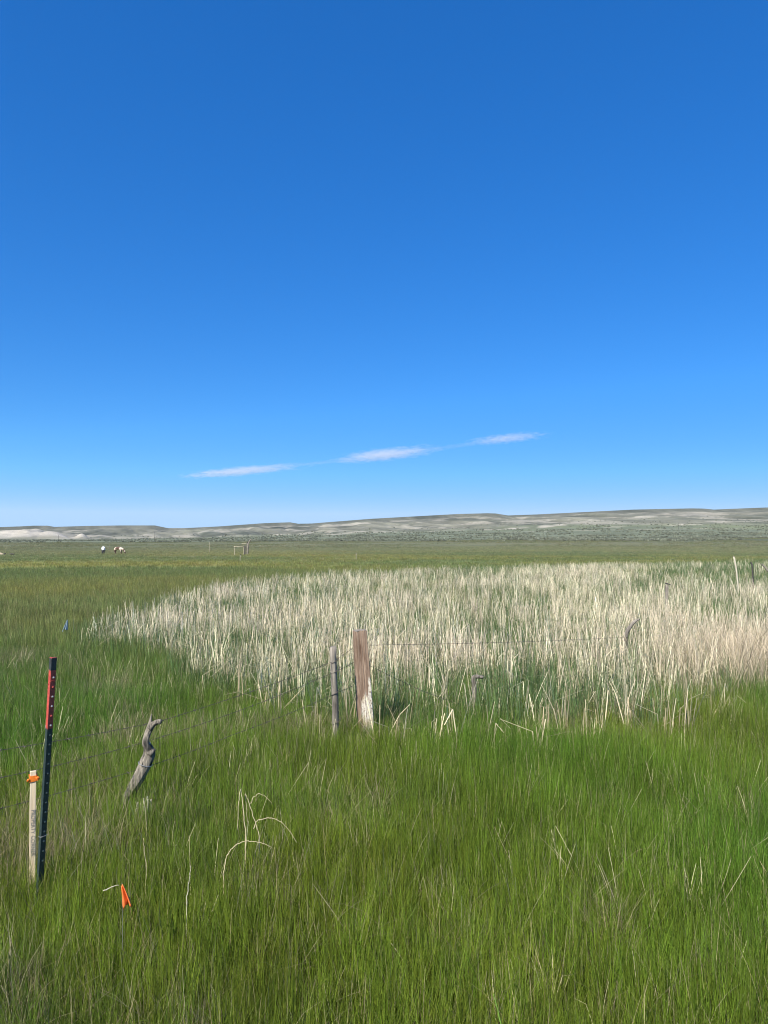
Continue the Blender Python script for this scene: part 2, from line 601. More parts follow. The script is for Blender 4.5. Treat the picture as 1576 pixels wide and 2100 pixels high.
def scatter(name, P, rot, scl, pick, tint, meshes, tagd):
    """one object: points with per-point rotation/scale/shape/colour, shapes placed by geometry nodes"""
    c = bpy.data.collections.new(name + '_shapes')
    for i, me in enumerate(meshes):
        o = bpy.data.objects.new('%s_shape_%02d' % (name, i), me)
        c.objects.link(o)
    me = bpy.data.meshes.new(name)
    me.vertices.add(len(P))
    me.vertices.foreach_set('co', P.astype(np.float32).ravel())
    for nm, ty, key, arr in (('spin', 'FLOAT_VECTOR', 'vector', rot), ('size', 'FLOAT_VECTOR', 'vector', scl),
                             ('shape', 'INT', 'value', pick), ('tint', 'FLOAT_COLOR', 'color', np.concatenate([tint, np.ones((len(tint), 1))], 1))):
        a = me.attributes.new(nm, ty, 'POINT')
        a.data.foreach_set(key, np.ascontiguousarray(arr, np.int32 if ty == 'INT' else np.float32).ravel())
    me.update()
    o = bpy.data.objects.new(name, me)
    COL.objects.link(o)
    ng = bpy.data.node_groups.new(name + '_scatter', 'GeometryNodeTree')
    ng.interface.new_socket('Geometry', in_out='INPUT', socket_type='NodeSocketGeometry')
    ng.interface.new_socket('Geometry', in_out='OUTPUT', socket_type='NodeSocketGeometry')
    gi = ng.nodes.new('NodeGroupInput'); go = ng.nodes.new('NodeGroupOutput')
    iop = ng.nodes.new('GeometryNodeInstanceOnPoints')
    ci = ng.nodes.new('GeometryNodeCollectionInfo')
    ci.inputs['Collection'].default_value = c
    ci.inputs['Separate Children'].default_value = True
    ci.inputs['Reset Children'].default_value = True
    ng.links.new(gi.outputs[0], iop.inputs['Points'])
    ng.links.new(ci.outputs[0], iop.inputs['Instance'])
    iop.inputs['Pick Instance'].default_value = True
    for nm, ty, sock in (('shape', 'INT', 'Instance Index'), ('spin', 'FLOAT_VECTOR', 'Rotation'), ('size', 'FLOAT_VECTOR', 'Scale')):
        na_ = ng.nodes.new('GeometryNodeInputNamedAttribute')
        na_.data_type = ty
        na_.inputs['Name'].default_value = nm
        ng.links.new(na_.outputs[0], iop.inputs[sock])
    ng.links.new(iop.outputs[0], go.inputs[0])
    md = o.modifiers.new('scatter', 'NODES')
    md.node_group = ng
    tag(o, kind='stuff', **tagd)
    return o


def wedge(n, d0, d1, half=R(36), power=1.0):
    """n random places in front of the camera, even per area for power 1"""
    u = rng.random(n) ** power
    d = np.sqrt(d0 ** 2 + u * (d1 ** 2 - d0 ** 2))
    a = (rng.random(n) * 2 - 1) * half
    return d * np.sin(a), d * np.cos(a)


def place(x, y, tilt=.10):
    P = np.stack([x, y, ground_z(x, y) - .01], -1)
    n = len(x)
    rot = np.stack([rng.normal(0, tilt, n), rng.normal(0, tilt, n), rng.random(n) * 6.283], -1)
    return P, rot


# fine near tufts
near_meshes = []
for i in range(14):
    B = Blades()
    for j in range(20):
        r = .06 * math.sqrt(random.random()); a = random.random() * 6.283
        h = random.triangular(.06, .36, .22) * (1.25 if random.random() < .1 else 1)
        B.blade(r * math.cos(a), r * math.sin(a), random.random() * 6.283, h, abs(random.gauss(0, .07)) + (random.uniform(.15, .6) if random.random() < .22 else 0), random.uniform(0, .3) + (random.uniform(.4, 1.4) if random.random() < .12 else 0), random.choice((random.uniform(.0016, .0035), random.uniform(.0024, .0052), random.uniform(.003, .0068))), 4, tip=.1)
    near_meshes.append(B.object('grass_tuft', m_grass))
mid_meshes = []
for i in range(10):
    B = Blades()
    for j in range(30):
        r = .16 * math.sqrt(random.random()); a = random.random() * 6.283
        B.blade(r * math.cos(a), r * math.sin(a), random.random() * 6.283, random.uniform(.16, .38), abs(random.gauss(0, .07)), random.uniform(0, .3), random.uniform(.006, .012), 3)
    mid_meshes.append(B.object('grass_tuft_mid', m_grass))
far_meshes = []
for i in range(8):
    B = Blades()
    for j in range(36):
        r = .5 * math.sqrt(random.random()); a = random.random() * 6.283
        B.blade(r * math.cos(a), r * math.sin(a), random.random() * 6.283, random.uniform(.14, .34), abs(random.gauss(0, .12)), random.uniform(0, .4), random.uniform(.02, .035), 2)
    far_meshes.append(B.object('grass_tuft_far', m_grass))


def dry_patch(x, y):
    """share of straw-coloured thatch: along the fence, and in loose patches"""
    # distance from the fence line (brown post towards the camera side left)
    ax, ay, bx, by = -.214, 7.55, -3.43, 3.45
    L2 = (bx - ax) ** 2 + (by - ay) ** 2
    t = np.clip(((x - ax) * (bx - ax) + (y - ay) * (by - ay)) / L2, -.1, .85)
    dd = np.hypot(x - ax - t * (bx - ax), y - ay - t * (by - ay))
    a = np.exp(-(dd / .55) ** 2) * .42
    n = fbm(x * .8, y * .8, 171, 4)
    p = sstep(.62, .73, n) * .5
    return np.clip(np.maximum(a * (.4 + n), p), 0, .8) * sstep(2.6, 4.4, np.hypot(x, y))


def grass(name, n, d0, d1, meshes, size, label, power=1.0, fin=None, fout=None):
    x, y = wedge(n, d0, d1, power=power)
    dens = .55 + .9 * fbm(x * 1.3, y * 1.3, 181, 3)
    keep = rng.random(n) < np.clip(dens * (1 - .65 * dry_patch(x, y)), 0, 1)
    dd = np.hypot(x, y)
    if fin: keep &= rng.random(n) < sstep(fin[0], fin[1], dd)
    if fout: keep &= rng.random(n) > sstep(fout[0], fout[1], dd)
    ib = bed(x, y)
    keep &= ~((ib > .10) & (rng.random(n) < .8))
    x, y = x[keep], y[keep]
    P, rot = place(x, y)
    m = len(x)
    lush = .58 + .5 * fbm(x * .5, y * .5, 191, 3) + .34 * fbm(x * 2.6, y * 2.6, 193, 2)
    s = size * (lush * rng.uniform(.75, 1.2, m)) * np.interp(np.hypot(x, y), [2, 3.5, 6.5, 8, 12, 60, 120], [.88, .98, 1.2, .95, .95, .9, .75])
    scl = np.stack([s ** .5, s ** .5, s], -1)
    t = meadow_color(x, y) * rng.uniform(.75, 1.3, (m, 1)) * (.80 + .55 * fbm(x * 1.6, y * 1.6, 195, 3))[:, None] * np.array([1, 1, 1]) * (1 + rng.normal(0, .06, (m, 3)))
    return scatter(name, P, rot, scl, rng.integers(0, len(meshes), m), np.clip(t, .01, .6), meshes, dict(label=label, cat='grass'))


grass('grass', 23000, 1.6, 7.5, near_meshes, .97, 'fine green grass standing thick in front of the fence')
grass('grass', 76000, 7.5, 21, near_meshes, 1.1, 'green grass between the fence and the cattails', fout=(13, 21))
grass('grass', 110000, 12, 75, mid_meshes, 1.05, 'smooth yellow-green meadow grass beyond the fence', power=1.25, fin=(12, 18), fout=(38, 75))
grass('grass', 90000, 34, 330, far_meshes, 1.0, 'distant even meadow grass behind the cattails', power=.85, fin=(34, 60))

x, y = wedge(42000, 250, 760, power=.75)
kp = rng.random(len(x)) < sstep(.35, .65, fbm(x / 40, y / 60, 241, 4))
x, y = x[kp], y[kp]
P, rot = place(x, y)
m = len(x)
s = rng.uniform(.8, 1.5, m)
tc = np.where(rng.random((m, 1)) < .5, np.array([.24, .22, .12]), np.array([.15, .18, .08])) * rng.uniform(.7, 1.3, (m, 1))
scatter('rough_grass', P, rot, np.stack([s * 2.2, s * 2.2, s * 1.2], -1), rng.integers(0, 8, m), tc, far_meshes, dict(label='tan and green rough grass on the flats before the sage', cat='grass'))

# dry thatch
dry_meshes = []
for i in range(8):
    B = Blades()
    for j in range(16):
        r = .08 * math.sqrt(random.random()); a = random.random() * 6.283
        B.blade(r * math.cos(a), r * math.sin(a), random.random() * 6.283, random.uniform(.14, .38), abs(random.gauss(.25, .35)), random.uniform(-.2, 1.5), random.uniform(.0018, .0040), 4, tip=.2)
    dry_meshes.append(B.object('dry_tuft', m_dry))
x, y = wedge(60000, 1.8, 14)
kp = rng.random(len(x)) < dry_patch(x, y) * 1.0 + .045
x, y = x[kp], y[kp]
P, rot = place(x, y, .25)
m = len(x)
s = rng.uniform(.7, 1.2, m) * np.interp(np.hypot(x, y), [2, 4], [.65, 1])
tc = np.array([.36, .30, .17]) * rng.uniform(.55, 1.25, (m, 1)) + rng.normal(0, .015, (m, 3))
scatter('dry_grass', P, rot, np.stack([s, s, s], -1), rng.integers(0, 8, m), np.clip(tc, .03, .7), dry_meshes, dict(label='straw-coloured dead grass tangled in along the wire fence', cat='dry grass'))

stem_meshes = []
for i in range(6):
    B = Blades()
    for j in range(3):
        r = .06 * math.sqrt(random.random()); a = random.random() * 6.283
        B.blade(r * math.cos(a), r * math.sin(a), random.random() * 6.283, random.uniform(.22, .46), abs(random.gauss(0, .2)), random.uniform(-.2, .7), random.uniform(.002, .0042), 5, tip=.5, kink=(random.choice((.4, .6, .8)), random.uniform(.3, 2.2)) if random.random() < .4 else None)
    stem_meshes.append(B.object('straw_stem', m_dry))
x, y = wedge(5200, 1.8, 13)
kp = rng.random(len(x)) < .25 + 1.2 * (fbm(x * .7, y * .7, 251, 3) - .3)
x, y = x[kp], y[kp]
P, rot = place(x, y, .2)
m = len(x)
s = rng.uniform(.7, 1.15, m) * np.interp(np.hypot(x, y), [2.2, 5], [.6, 1])
tc = np.array([.58, .50, .30]) * rng.uniform(.5, 1.15, (m, 1))
scatter('straw_stems', P, rot, np.stack([s, s, s], -1), rng.integers(0, 6, m), tc, stem_meshes, dict(label='thin pale straw stems poking up singly through the green grass', cat='dry grass'))

# cattail bed
cat_meshes = []


def cattail(B, n, spread, hmin, hmax, w0=.004, w1=.010):
    for j in range(n):
        r = spread * math.sqrt(random.random()); a = random.random() * 6.283
        h = random.uniform(hmin, hmax)
        q = random.random()
        kk = None
        segs = 4
        if q < .20: kk = (.5, random.uniform(1.0, 2.7))
        elif q < .40: kk = (.75, random.uniform(.7, 2.6))
        B.blade(r * math.cos(a), r * math.sin(a), random.random() * 6.283, h, abs(random.gauss(0, .13)) + (random.uniform(.2, .8) if random.random() < .1 else 0), random.uniform(0, .25), random.uniform(w0, w1), segs, kink=kk, tip=random.uniform(.3, .75))


for i in range(12):
    B = Blades(); cattail(B, 12, .15, .20, .76)
    cat_meshes.append(B.object('dead_cattail', m_cat))
catg_meshes = []
for i in range(8):
    B = Blades()
    for j in range(8):
        r = .10 * math.sqrt(random.random()); a = random.random() * 6.283
        B.blade(r * math.cos(a), r * math.sin(a), a, random.uniform(.26, .64), abs(random.gauss(0, .10)), random.uniform(0, .35), random.uniform(.006, .012), 4, tip=.1)
    catg_meshes.append(B.object('green_cattail', m_catg))

n = 52000
px = rng.uniform(130, 2150, n)
yy = 7.2 + (104 - 7.2) * rng.random(n) ** 1.15
xx = (px - CX) / F * yy
ib = bed(xx, yy)
dn = fbm(xx * .45, yy * .45, 201, 4)
# area-corrected density: columns get wider with distance, so thin the near ones less
prob = sstep(-.05, .10, ib) * np.clip(.2 + 2.3 * (dn - .34), .06, 1)
green_far = sstep(1150, 1450, px) * sstep(24, 34, yy)
prob *= 1 - .72 * green_far
kp = rng.random(n) < prob
x, y, dnk, gf, pxk = xx[kp], yy[kp], dn[kp], green_far[kp], px[kp]
P, rot = place(x, y, .07)
m = len(x)
edge = np.clip(.85 + 1.0 * np.maximum(bed(x, y), 0), .7, 1.05)
s = rng.uniform(.75, 1.15, m) * edge
pink = np.array([.87, .73, .52]); tanc = np.array([.84, .74, .48]); grey = np.array([.60, .51, .35])
wv = np.clip((fbm(x * .3, y * .25, 211, 3) - .35) * 3, 0, 1)[:, None]
tc = pink * wv + tanc * (1 - wv)
wg = (rng.random(m) < .22)[:, None]
tc = np.where(wg, grey, tc) * rng.uniform(.5, 1.12, (m, 1))
wide = np.interp(y, [8, 25, 60], [1, 1.1, 1.6])
scatter('dead_cattails', P, rot, np.stack([s * wide, s * wide, s], -1), rng.integers(0, 12, m), np.clip(tc, .05, .85), cat_meshes,
        dict(label='pale dead cattail stalks filling the reed bed behind the posts', cat='cattails'))

n = 120000
px = rng.uniform(150, 2150, n)
yy = 7.2 + (104 - 7.2) * rng.random(n) ** 1.1
xx = (px - CX) / F * yy
ib = bed(xx, yy)
gn = fbm(xx * .5 + 40, yy * .5, 221, 4)
prob = sstep(-.10, .05, ib) * np.clip(.6 + 2.4 * (gn - .44), .22, 1)
prob = np.maximum(prob, sstep(-.02, .1, ib) * sstep(1150, 1450, px) * sstep(24, 34, yy) * .8)
kp = rng.random(n) < prob * .8
x, y = xx[kp], yy[kp]
P, rot = place(x, y, .07)
m = len(x)
s = rng.uniform(.7, 1.1, m)
tc = (np.array([.110, .185, .072]) * (1 - .5 * rng.random((m, 1))) + np.array([.13, .17, .04]) * .5 * rng.random((m, 1)))
wide = np.interp(y, [8, 25, 60], [1, 1.1, 1.6])
scatter('green_cattails', P, rot, np.stack([s * wide, s * wide, s], -1), rng.integers(0, 8, m), np.clip(tc, .02, .5), catg_meshes,
        dict(label='blue-green young cattail leaves growing up through the dead stalks', cat='cattails'))

# collapsed reddish reeds at the right edge of the bed
B_list = []
for i in range(5):
    B = Blades()
    for j in range(12):
        r = .2 * math.sqrt(random.random()); a = random.random() * 6.283
        B.blade(r * math.cos(a), r * math.sin(a), random.random() * 6.283, random.uniform(.4, .9), random.uniform(.1, 1.1), random.uniform(-.2, .8), random.uniform(.004, .008), 4, tip=.3)
    B_list.append(B.object('fallen_reed', m_cat))
n = 900
px = rng.normal(1560, 110, n); yy = rng.normal(11.6, 1.0, n)
kp = (px > 1200) & (yy > 9.6) & (yy < 14.5)
px, yy = px[kp], yy[kp]
x = (px - CX) / F * yy; y = yy
P, rot = place(x, y, .2)
m = len(x)
s = rng.uniform(.8, 1.2, m)
tc = np.array([.58, .48, .33]) * rng.uniform(.6, 1.2, (m, 1))
scatter('fallen_reeds', P, rot, np.stack([s, s, s], -1), rng.integers(0, 5, m), tc, B_list, dict(label='reddish brown reeds fallen criss-cross at the cattail bed edge', cat='reeds'))

# sagebrush on the flats and lower slopes
sage_meshes = []
for i in range(5):
    B = Blades()
    for j in range(60):
        th = random.random() * 6.283; r = .5 * math.sqrt(random.random())
        B.blade(r * math.cos(th), r * math.sin(th), th, random.uniform(.5, 1.0), random.uniform(.1, .6), random.uniform(-.2, .6), random.uniform(.12, .22), 2, tip=.5)
    sage_meshes.append(B.object('sage_bush', m_sage))
n = 52000
px = rng.uniform(-250, 1850, n); yy = np.exp(rng.uniform(math.log(330), math.log(2600), n))
xx = (px - CX) / F * yy
wRr = sstep(500, 1300, px)
prob = (1 - sstep(1500, 1900, yy) * (1 - sstep(170, 260, px))) * sstep(680 - 260 * wRr, 900 - 280 * wRr, yy) * sstep(.46, .70, fbm(xx / 45, yy / 70, 231, 4)) * (1 - .6 * sstep(1500, 2300, yy))
kp = rng.random(n) < prob
x, y = xx[kp], yy[kp]
P, rot = place(x, y, .05)
m = len(x)
s = rng.uniform(.7, 1.6, m) * np.interp(y, [400, 2400], [1, 2.0])
tc = np.array([.235, .250, .175]) * rng.uniform(.6, 1.4, (m, 1))
scatter('sagebrush', P, rot, np.stack([s * 1.3, s * 1.3, s], -1), rng.integers(0, 5, m), tc, sage_meshes, dict(label='grey-green sagebrush dotted over the flats below the hills', cat='sagebrush'))

# ------------------------------------------------------------------ materials of the built things
def wood(name, dark, light, streak=30, bump=.7, knots=False):
    m, nt, b, o = material(name)
    v = obj_coord(nt, (streak, streak, 2.2))
    f = noise_n(nt, v, 1.0, 6, .7, .4)
    v2 = obj_coord(nt, (6, 6, 3))
    g = noise_n(nt, v2, 1.0, 4, .6)
    mixf = math_n(nt, 'ADD', math_n(nt, 'MULTIPLY', f, .75), math_n(nt, 'MULTIPLY', g, .35))
    nt.links.new(ramp_n(nt, mixf, [(.43, dark), (.57, tuple((a + c) / 2 for a, c in zip(dark, light))), (.72, light)]), b.inputs['Base Color'])
    b.inputs['Roughness'].default_value = .85
    b.inputs['Specular IOR Level'].default_value = .15
    bump_to(nt, b, f, bump, .012)
    return m, nt, b


m_grey, _, _ = wood('weathered_grey_wood', (.085, .074, .060), (.40, .35, .28))
m_drift, _, _ = wood('driftwood', (.035, .033, .030), (.46, .40, .30), 60, 1.0)
m_lath, _, _ = wood('pale_lath', (.64, .50, .32), (.86, .73, .50), 70, .3)
m_pale, _, _ = wood('pale_wood', (.42, .37, .26), (.72, .66, .50), 30, .4)
m_aged, _, _ = wood('aged_pole_wood', (.24, .21, .14), (.52, .47, .33), 30, .4)
m_dark, _, _ = wood('dark_wood', (.03, .028, .025), (.12, .11, .10), 20, .6)
m_red = plain('red_paint', (.46, .075, .055), .5, .35, 60, spec=.4)
m_green = plain('dark_green_paint', (.028, .045, .042), .45, .35, 60, spec=.5)
m_black = plain('dark_cap_paint', (.035, .042, .042), .5, .4, 80, spec=.5)
m_chip = plain('worn_metal', (.55, .52, .48), .45, .2, 90, .6)
m_wire = plain('rusty_wire', (.15, .125, .11), .6, .4, 200, .6)
m_bright_wire = plain('galvanised_wire', (.45, .45, .44), .45, .2, 200, .7)
m_orange = plain('orange_plastic', (.85, .22, .03), .45, .12, 60, spec=.4)
m_oflag = plain('orange_flag_vinyl', (.80, .19, .04), .4, .15, 60, spec=.4)
m_bflag = plain('blue_flag_vinyl', (.36, .45, .50), .35, .25, 40, spec=.5)
m_ink = plain('marker_ink', (.22, .20, .17), .7, .1)
m_straw = plain('dead_stalk', (.55, .46, .27), .7, .25, 30)
m_straw_w = plain('white_stalk', (.56, .51, .37), .7, .2, 30)

# the big brown post: bare brown wood above, old white paint flaking below
m_brown, nt, b = wood('brown_white_post', (.13, .080, .052), (.44, .32, .225), 42, .9)
base_in = b.inputs['Base Color'].links[0].from_socket
tc_ = nt.nodes.new('ShaderNodeTexCoord')
sep = nt.nodes.new('ShaderNodeSeparateXYZ'); nt.links.new(tc_.outputs['Object'], sep.inputs[0])
vv = obj_coord(nt, (26, 26, 3.5))
nz = noise_n(nt, vv, 1.0, 5, .6)
# paint line sits higher on the right-hand side of the post, ragged in vertical tongues
lim = math_n(nt, 'ADD', .58, math_n(nt, 'MULTIPLY', sep.outputs['X'], 2.0))
lim = math_n(nt, 'ADD', lim, math_n(nt, 'MULTIPLY', math_n(nt, 'SUBTRACT', nz, .5), .8))
pf = math_n(nt, 'MULTIPLY', math_n(nt, 'SUBTRACT', lim, sep.outputs['Z']), 12.0)
left_strip = math_n(nt, 'MULTIPLY', math_n(nt, 'ADD', sep.outputs['X'], .045), 60.0)  # keeps the brown base colour along the left strip
pf = math_n(nt, 'MINIMUM', pf, left_strip)
cl = nt.nodes.new('ShaderNodeClamp'); nt.links.new(pf, cl.inputs[0])
# flaked specks
vs_ = obj_coord(nt, (70, 70, 46))
sp = noise_n(nt, vs_, 1.0, 3, .7)
spk = math_n(nt, 'MULTIPLY', math_n(nt, 'SUBTRACT', .60, sp), 14.0)
cl2 = nt.nodes.new('ShaderNodeClamp'); nt.links.new(spk, cl2.inputs[0])
fac = math_n(nt, 'MULTIPLY', cl.outputs[0], cl2.outputs[0])
grime = ramp_n(nt, noise_n(nt, obj_coord(nt, (8, 8, 5)), 1.0, 5, .7), [(.35, (.52, .42, .28)), (.62, (.76, .72, .62))])
nt.links.new(mixcol(nt, base_in, grime, fac), b.inputs['Base Color'])

# ------------------------------------------------------------------ fence posts
def axis_obj(base, top):
    """Empty at a leaning thing's base, its local Z along the lean"""
    d = (top - base)
    return d.length, Vector((0, 0, 1)).rotation_difference(d.normalized()).to_euler()


# --- steel T-post
T0, T1 = at(83.5, 1815, 4.2), at(111, 1350, 4.2)
dirv = (T1 - T0).normalized()
T0 = T0 - dirv * (T0.z - gz(T0.x, T0.y)) / dirv.z
L, rot = axis_obj(T0, T1)
tp = empty('steel_fence_post', T0)
q = Vector((0, 0, 1)).rotation_difference(dirv) @ Matrix.Rotation(R(-24), 3, 'Z').to_quaternion()
tp.rotation_mode = 'QUATERNION'; tp.rotation_quaternion = q
tag(tp, 'leaning dark green steel fence post with a red painted top section', 'fence post')


def tee(z0, z1, grow=0):
    g = grow
    stem = box(-.0165, 0, (z0 + z1) / 2, .027 + g, .0052 + g, z1 - z0)
    fl = box(0, 0, (z0 + z1) / 2, .0055 + g, .036 + g, z1 - z0)
    return join(stem, fl)


zr0, zr1 = L * (1 - .276), L * (1 - .047)
mesh_obj('shaft', *tee(-.3, zr0), m_green, tp)
mesh_obj('red_section', *tee(zr0, zr1, .0004), m_red, tp)['label'] = 'red painted upper length'
mesh_obj('top_cap', *tee(zr1, L, .0012), m_black, tp)['label'] = 'dark bare top end'
mesh_obj('rim', *join(box(-.0165, 0, L + .0022, .027, .006, .004), box(0, 0, L + .0022, .0065, .037, .004)), m_red, tp)
mesh_obj('chipped_edge', *box(-.030, -.001, zr0 + .006, .003, .007, .02), m_chip, tp)
nst = 0
z = .30
stud_me = None
while z < L - .06:
    mt = m_red if zr0 < z < zr1 else m_green
    V, Fc = tube([(0.002, 0, 0), (.0085, 0, .001), (.0105, 0, .002)], [.0062, .0058, .0025], 6)
    key = 'r' if mt is m_red else 'g'
    o = mesh_obj('stud', V, Fc, m_chip if z > zr0 and nst % 3 else mt, tp)
    o.location = (0, 0, z)
    z += .0535; nst += 1
mesh_obj('wire_clip', *tube(smooth_path([(-.03, -.006, 0), (-.012, -.012, .01), (.006, -.02, .024), (.012, 0, .028), (.004, .02, .02)], 12), [.0016] * 12, 5), m_red, tp).location = (0, 0, L * .895)
mesh_obj('wire_clip', *tube(smooth_path([(-.03, -.006, 0), (-.012, -.012, .004), (.006, -.02, .01), (.012, 0, .012), (.004, .02, .01)], 12), [.0015] * 12, 5), m_chip, tp).location = (0, 0, L * .30)

# --- survey stake
S0, S1 = at(66.5, 1790, 4.35), at(68.5, 1581, 4.35)
sd = (S1 - S0).normalized()
S0 = S0 - sd * (S0.z - gz(S0.x, S0.y)) / sd.z
Ls, _ = axis_obj(S0, S1)
stk = empty('survey_stake', S0)
stk.rotation_mode = 'QUATERNION'
stk.rotation_quaternion = Vector((0, 0, 1)).rotation_difference(sd) @ Matrix.Rotation(R(27), 3, 'Z').to_quaternion()
tag(stk, 'pale wooden survey stake with orange tape tied round its top', 'survey stake')
W, T = .033, .013
bm = bmesh.new()
V, Fc = box(0, 0, 0, W, T, Ls + .2)
vs_b = [bm.verts.new((v.x, v.y, v.z + (Ls - .2) / 2)) for v in V]
for f in Fc: bm.faces.new([vs_b[i] for i in f])
bmesh.ops.subdivide_edges(bm, edges=[e for e in bm.edges if e.calc_length() > .4], cuts=10)
for v in bm.verts:
    v.co.x += random.uniform(-.0012, .0012); v.co.y += random.uniform(-.0006, .0006)
bmesh.ops.bevel(bm, geom=[e for e in bm.edges], offset=.0012, segments=1, affect='EDGES')
me = bpy.data.meshes.new('lath'); bm.to_mesh(me); bm.free(); me.materials.append(m_lath)
lo = bpy.data.objects.new('lath', me); COL.objects.link(lo); lo.parent = stk
# tape: three uneven turns and a knot with tails
tape = empty('flagging_tape', (0, 0, 0)); tape.parent = stk
for i, zt in enumerate((Ls - .028, Ls - .041, Ls - .054)):
    pts = []
    for kk in range(17):
        a = kk / 16 * 2 * math.pi
        cx_ = (W / 2 + .004 + .0025 * math.sin(3 * a + i)) * (abs(math.cos(a)) ** .35) * math.copysign(1, math.cos(a))
        cy_ = (T / 2 + .004) * (abs(math.sin(a)) ** .35) * math.copysign(1, math.sin(a))
        pts.append(Vector((cx_, cy_, zt + .004 * math.sin(a + i))))
    Vt = []; Ft = []
    for p in pts:
        Vt += [p + Vector((0, 0, -.0075)), p + Vector((p.x * .06, p.y * .06, .0065))]
    for kk in range(16): Ft.append((2 * kk, 2 * kk + 2, 2 * kk + 3, 2 * kk + 1))
    o = mesh_obj('tape_wrap', Vt, Ft, m_orange, tape)
    sm = o.modifiers.new('t', 'SOLIDIFY'); sm.thickness = .001
mesh_obj('tape_knot', *tube(smooth_path([(.014, -.010, Ls - .04), (.026, -.014, Ls - .038), (.030, -.008, Ls - .046), (.020, -.010, Ls - .054)], 10), [.004, .006, .0065, .006, .006, .0065, .006, .005, .005, .003], 6, .2, 3), m_orange, tape)
mesh_obj('tape_tail', *tube(smooth_path([(-.018, -.010, Ls - .044), (-.028, -.012, Ls - .046), (-.027, -.008, Ls - .058)], 8), [.004, .005, .006, .006, .005, .005, .004, .002], 6, .2, 4), m_orange, tape)
# handwriting runs down the stake
cu = bpy.data.curves.new('lettering', 'FONT')
cu.body = 'PROPERTY CORNER'
cu.size = .030
cu.space_character = 1.05
cu.offset = .0004
cu.extrude = .0002
to = bpy.data.objects.new('lettering_curve', cu)
me = bpy.data.meshes.new_from_object(to)
bpy.data.objects.remove(to)
me.materials.append(m_ink)
wtxt = max(v.co.x for v in me.vertices)
fx = .265 / wtxt
for v in me.vertices:
    x0, y0 = v.co.x * fx, v.co.y - .010
    y0 += .0012 * math.sin(x0 * 130)
    v.co = (y0 + .002, -T / 2 - .0012 + v.co.z * .5, -x0)
let = bpy.data.objects.new('lettering', me); COL.objects.link(let); let.parent = stk
let.location = (0, 0, Ls - .22)

# --- crooked driftwood post
DW = 5.5


def dw(cx, cy):
    return at(200 + cx / 7.164, 1440 + cy / 7.164, DW)


pxm = DW / F / 7.164
base_p = dw(395, 1480)
base_g = Vector((base_p.x - .02, base_p.y, gz(base_p.x, base_p.y)))
main = [base_g, dw(425, 1420), dw(490, 1310), dw(560, 1190), dw(640, 1050), dw(700, 920), dw(752, 780), dw(748, 680), dw(728, 600), dw(735, 510), dw(752, 430), dw(782, 350)]
wd_ = [130, 125, 140, 155, 165, 170, 165, 120, 92, 84, 86, 98]
for i, p in enumerate(main): p.y += .02 * math.sin(i * 1.3)
cr = empty('crooked_post', base_g)
tag(cr, 'crooked grey driftwood fence post with a forked broken top', 'fence post')
mp = smooth_path(main, 40)
wr = np.interp(np.linspace(0, len(wd_) - 1, 40), range(len(wd_)), wd_)


def bark(pts, radii, n, seed, amp):
    """tube with lengthwise ridges that spiral slowly"""
    V, Fc = tube(pts, radii, n)
    rr = random.Random(seed)
    ph = [rr.random() * 6.28 for _ in range(4)]
    for i, p in enumerate(pts):
        for k2 in range(n):
            a = 2 * math.pi * k2 / n + i * .035
            g = .5 * math.sin(5 * a + ph[0]) + .35 * math.sin(9 * a + ph[1] + i * .05) + .3 * math.sin(3 * a + ph[2]) + .25 * (rr.random() - .5)
            j = i * n + k2
            V[j] = p + (V[j] - p) * (1 + amp * g)
    return V, Fc


body = bark(mp, [w * pxm / 2 for w in wr], 30, 5, .2)
jag = tube([dw(770, 760), dw(815, 715), dw(866, 690)], [60 * pxm, 40 * pxm, 2 * pxm], 8, .15, 6)
Vb, Fb = join(body, jag)
Vb = [v - base_g for v in Vb]
mesh_obj('trunk', Vb, Fb, m_drift, cr, True)
pr = smooth_path([dw(775, 380), dw(782, 310), dw(788, 240), dw(799, 168)], 12)
V, Fc = bark(pr, [r_ * pxm for r_ in np.linspace(42, 4, 12)], 12, 8, .2)
mesh_obj('broken_prong', [v - base_g for v in V], Fc, m_drift, cr, True)
br = smooth_path([dw(775, 390), dw(810, 335), dw(850, 305), dw(900, 285), dw(942, 302)], 16)
V, Fc = bark(br, [r_ * pxm for r_ in np.interp(np.linspace(0, 1, 16), [0, .4, .75, .9, 1], [46, 38, 36, 42, 22])], 14, 9, .16)
mesh_obj('branch_stub', [v - base_g for v in V], Fc, m_drift, cr, True)
for (pa, w_, tl) in (((725, 590), 52, 14), ((705, 905), 98, 30)):
    c = dw(*pa)
    pts = []
    for kk in range(14):
        a = kk / 13 * 2 * math.pi
        pts.append(c + Vector((math.cos(a) * w_ * pxm, math.sin(a) * w_ * pxm, -math.cos(a) * tl * pxm)))
    V, Fc = tube(pts, [.0022] * 14, 5)
    mesh_obj('tie_wire', [v - base_g for v in V], Fc, m_bright_wire, cr)

# --- splintered stump beside it
sb = at(298, 1640, 5.35)
sbg = Vector((sb.x, sb.y, gz(sb.x, sb.y)))
parts = []
for i in range(16):
    a = random.random() * 6.28; r_ = .05 * math.sqrt(random.random())
    h = random.uniform(.20, .30)
    p0 = Vector((r_ * math.cos(a) * 1.2, r_ * math.sin(a), -.05)); p1 = p0 + Vector((random.uniform(-.01, .01), random.uniform(-.01, .01), h))
    parts.append(tube([p0, (p0 + p1) / 2, p1], [.009, .008, .006], 6, .3, i))
sto = mesh_obj('splintered_stump', *join(*parts), m_pale)
sto.location = sbg
tag(sto, 'short pale splintered stump beside the crooked driftwood post', 'stump')

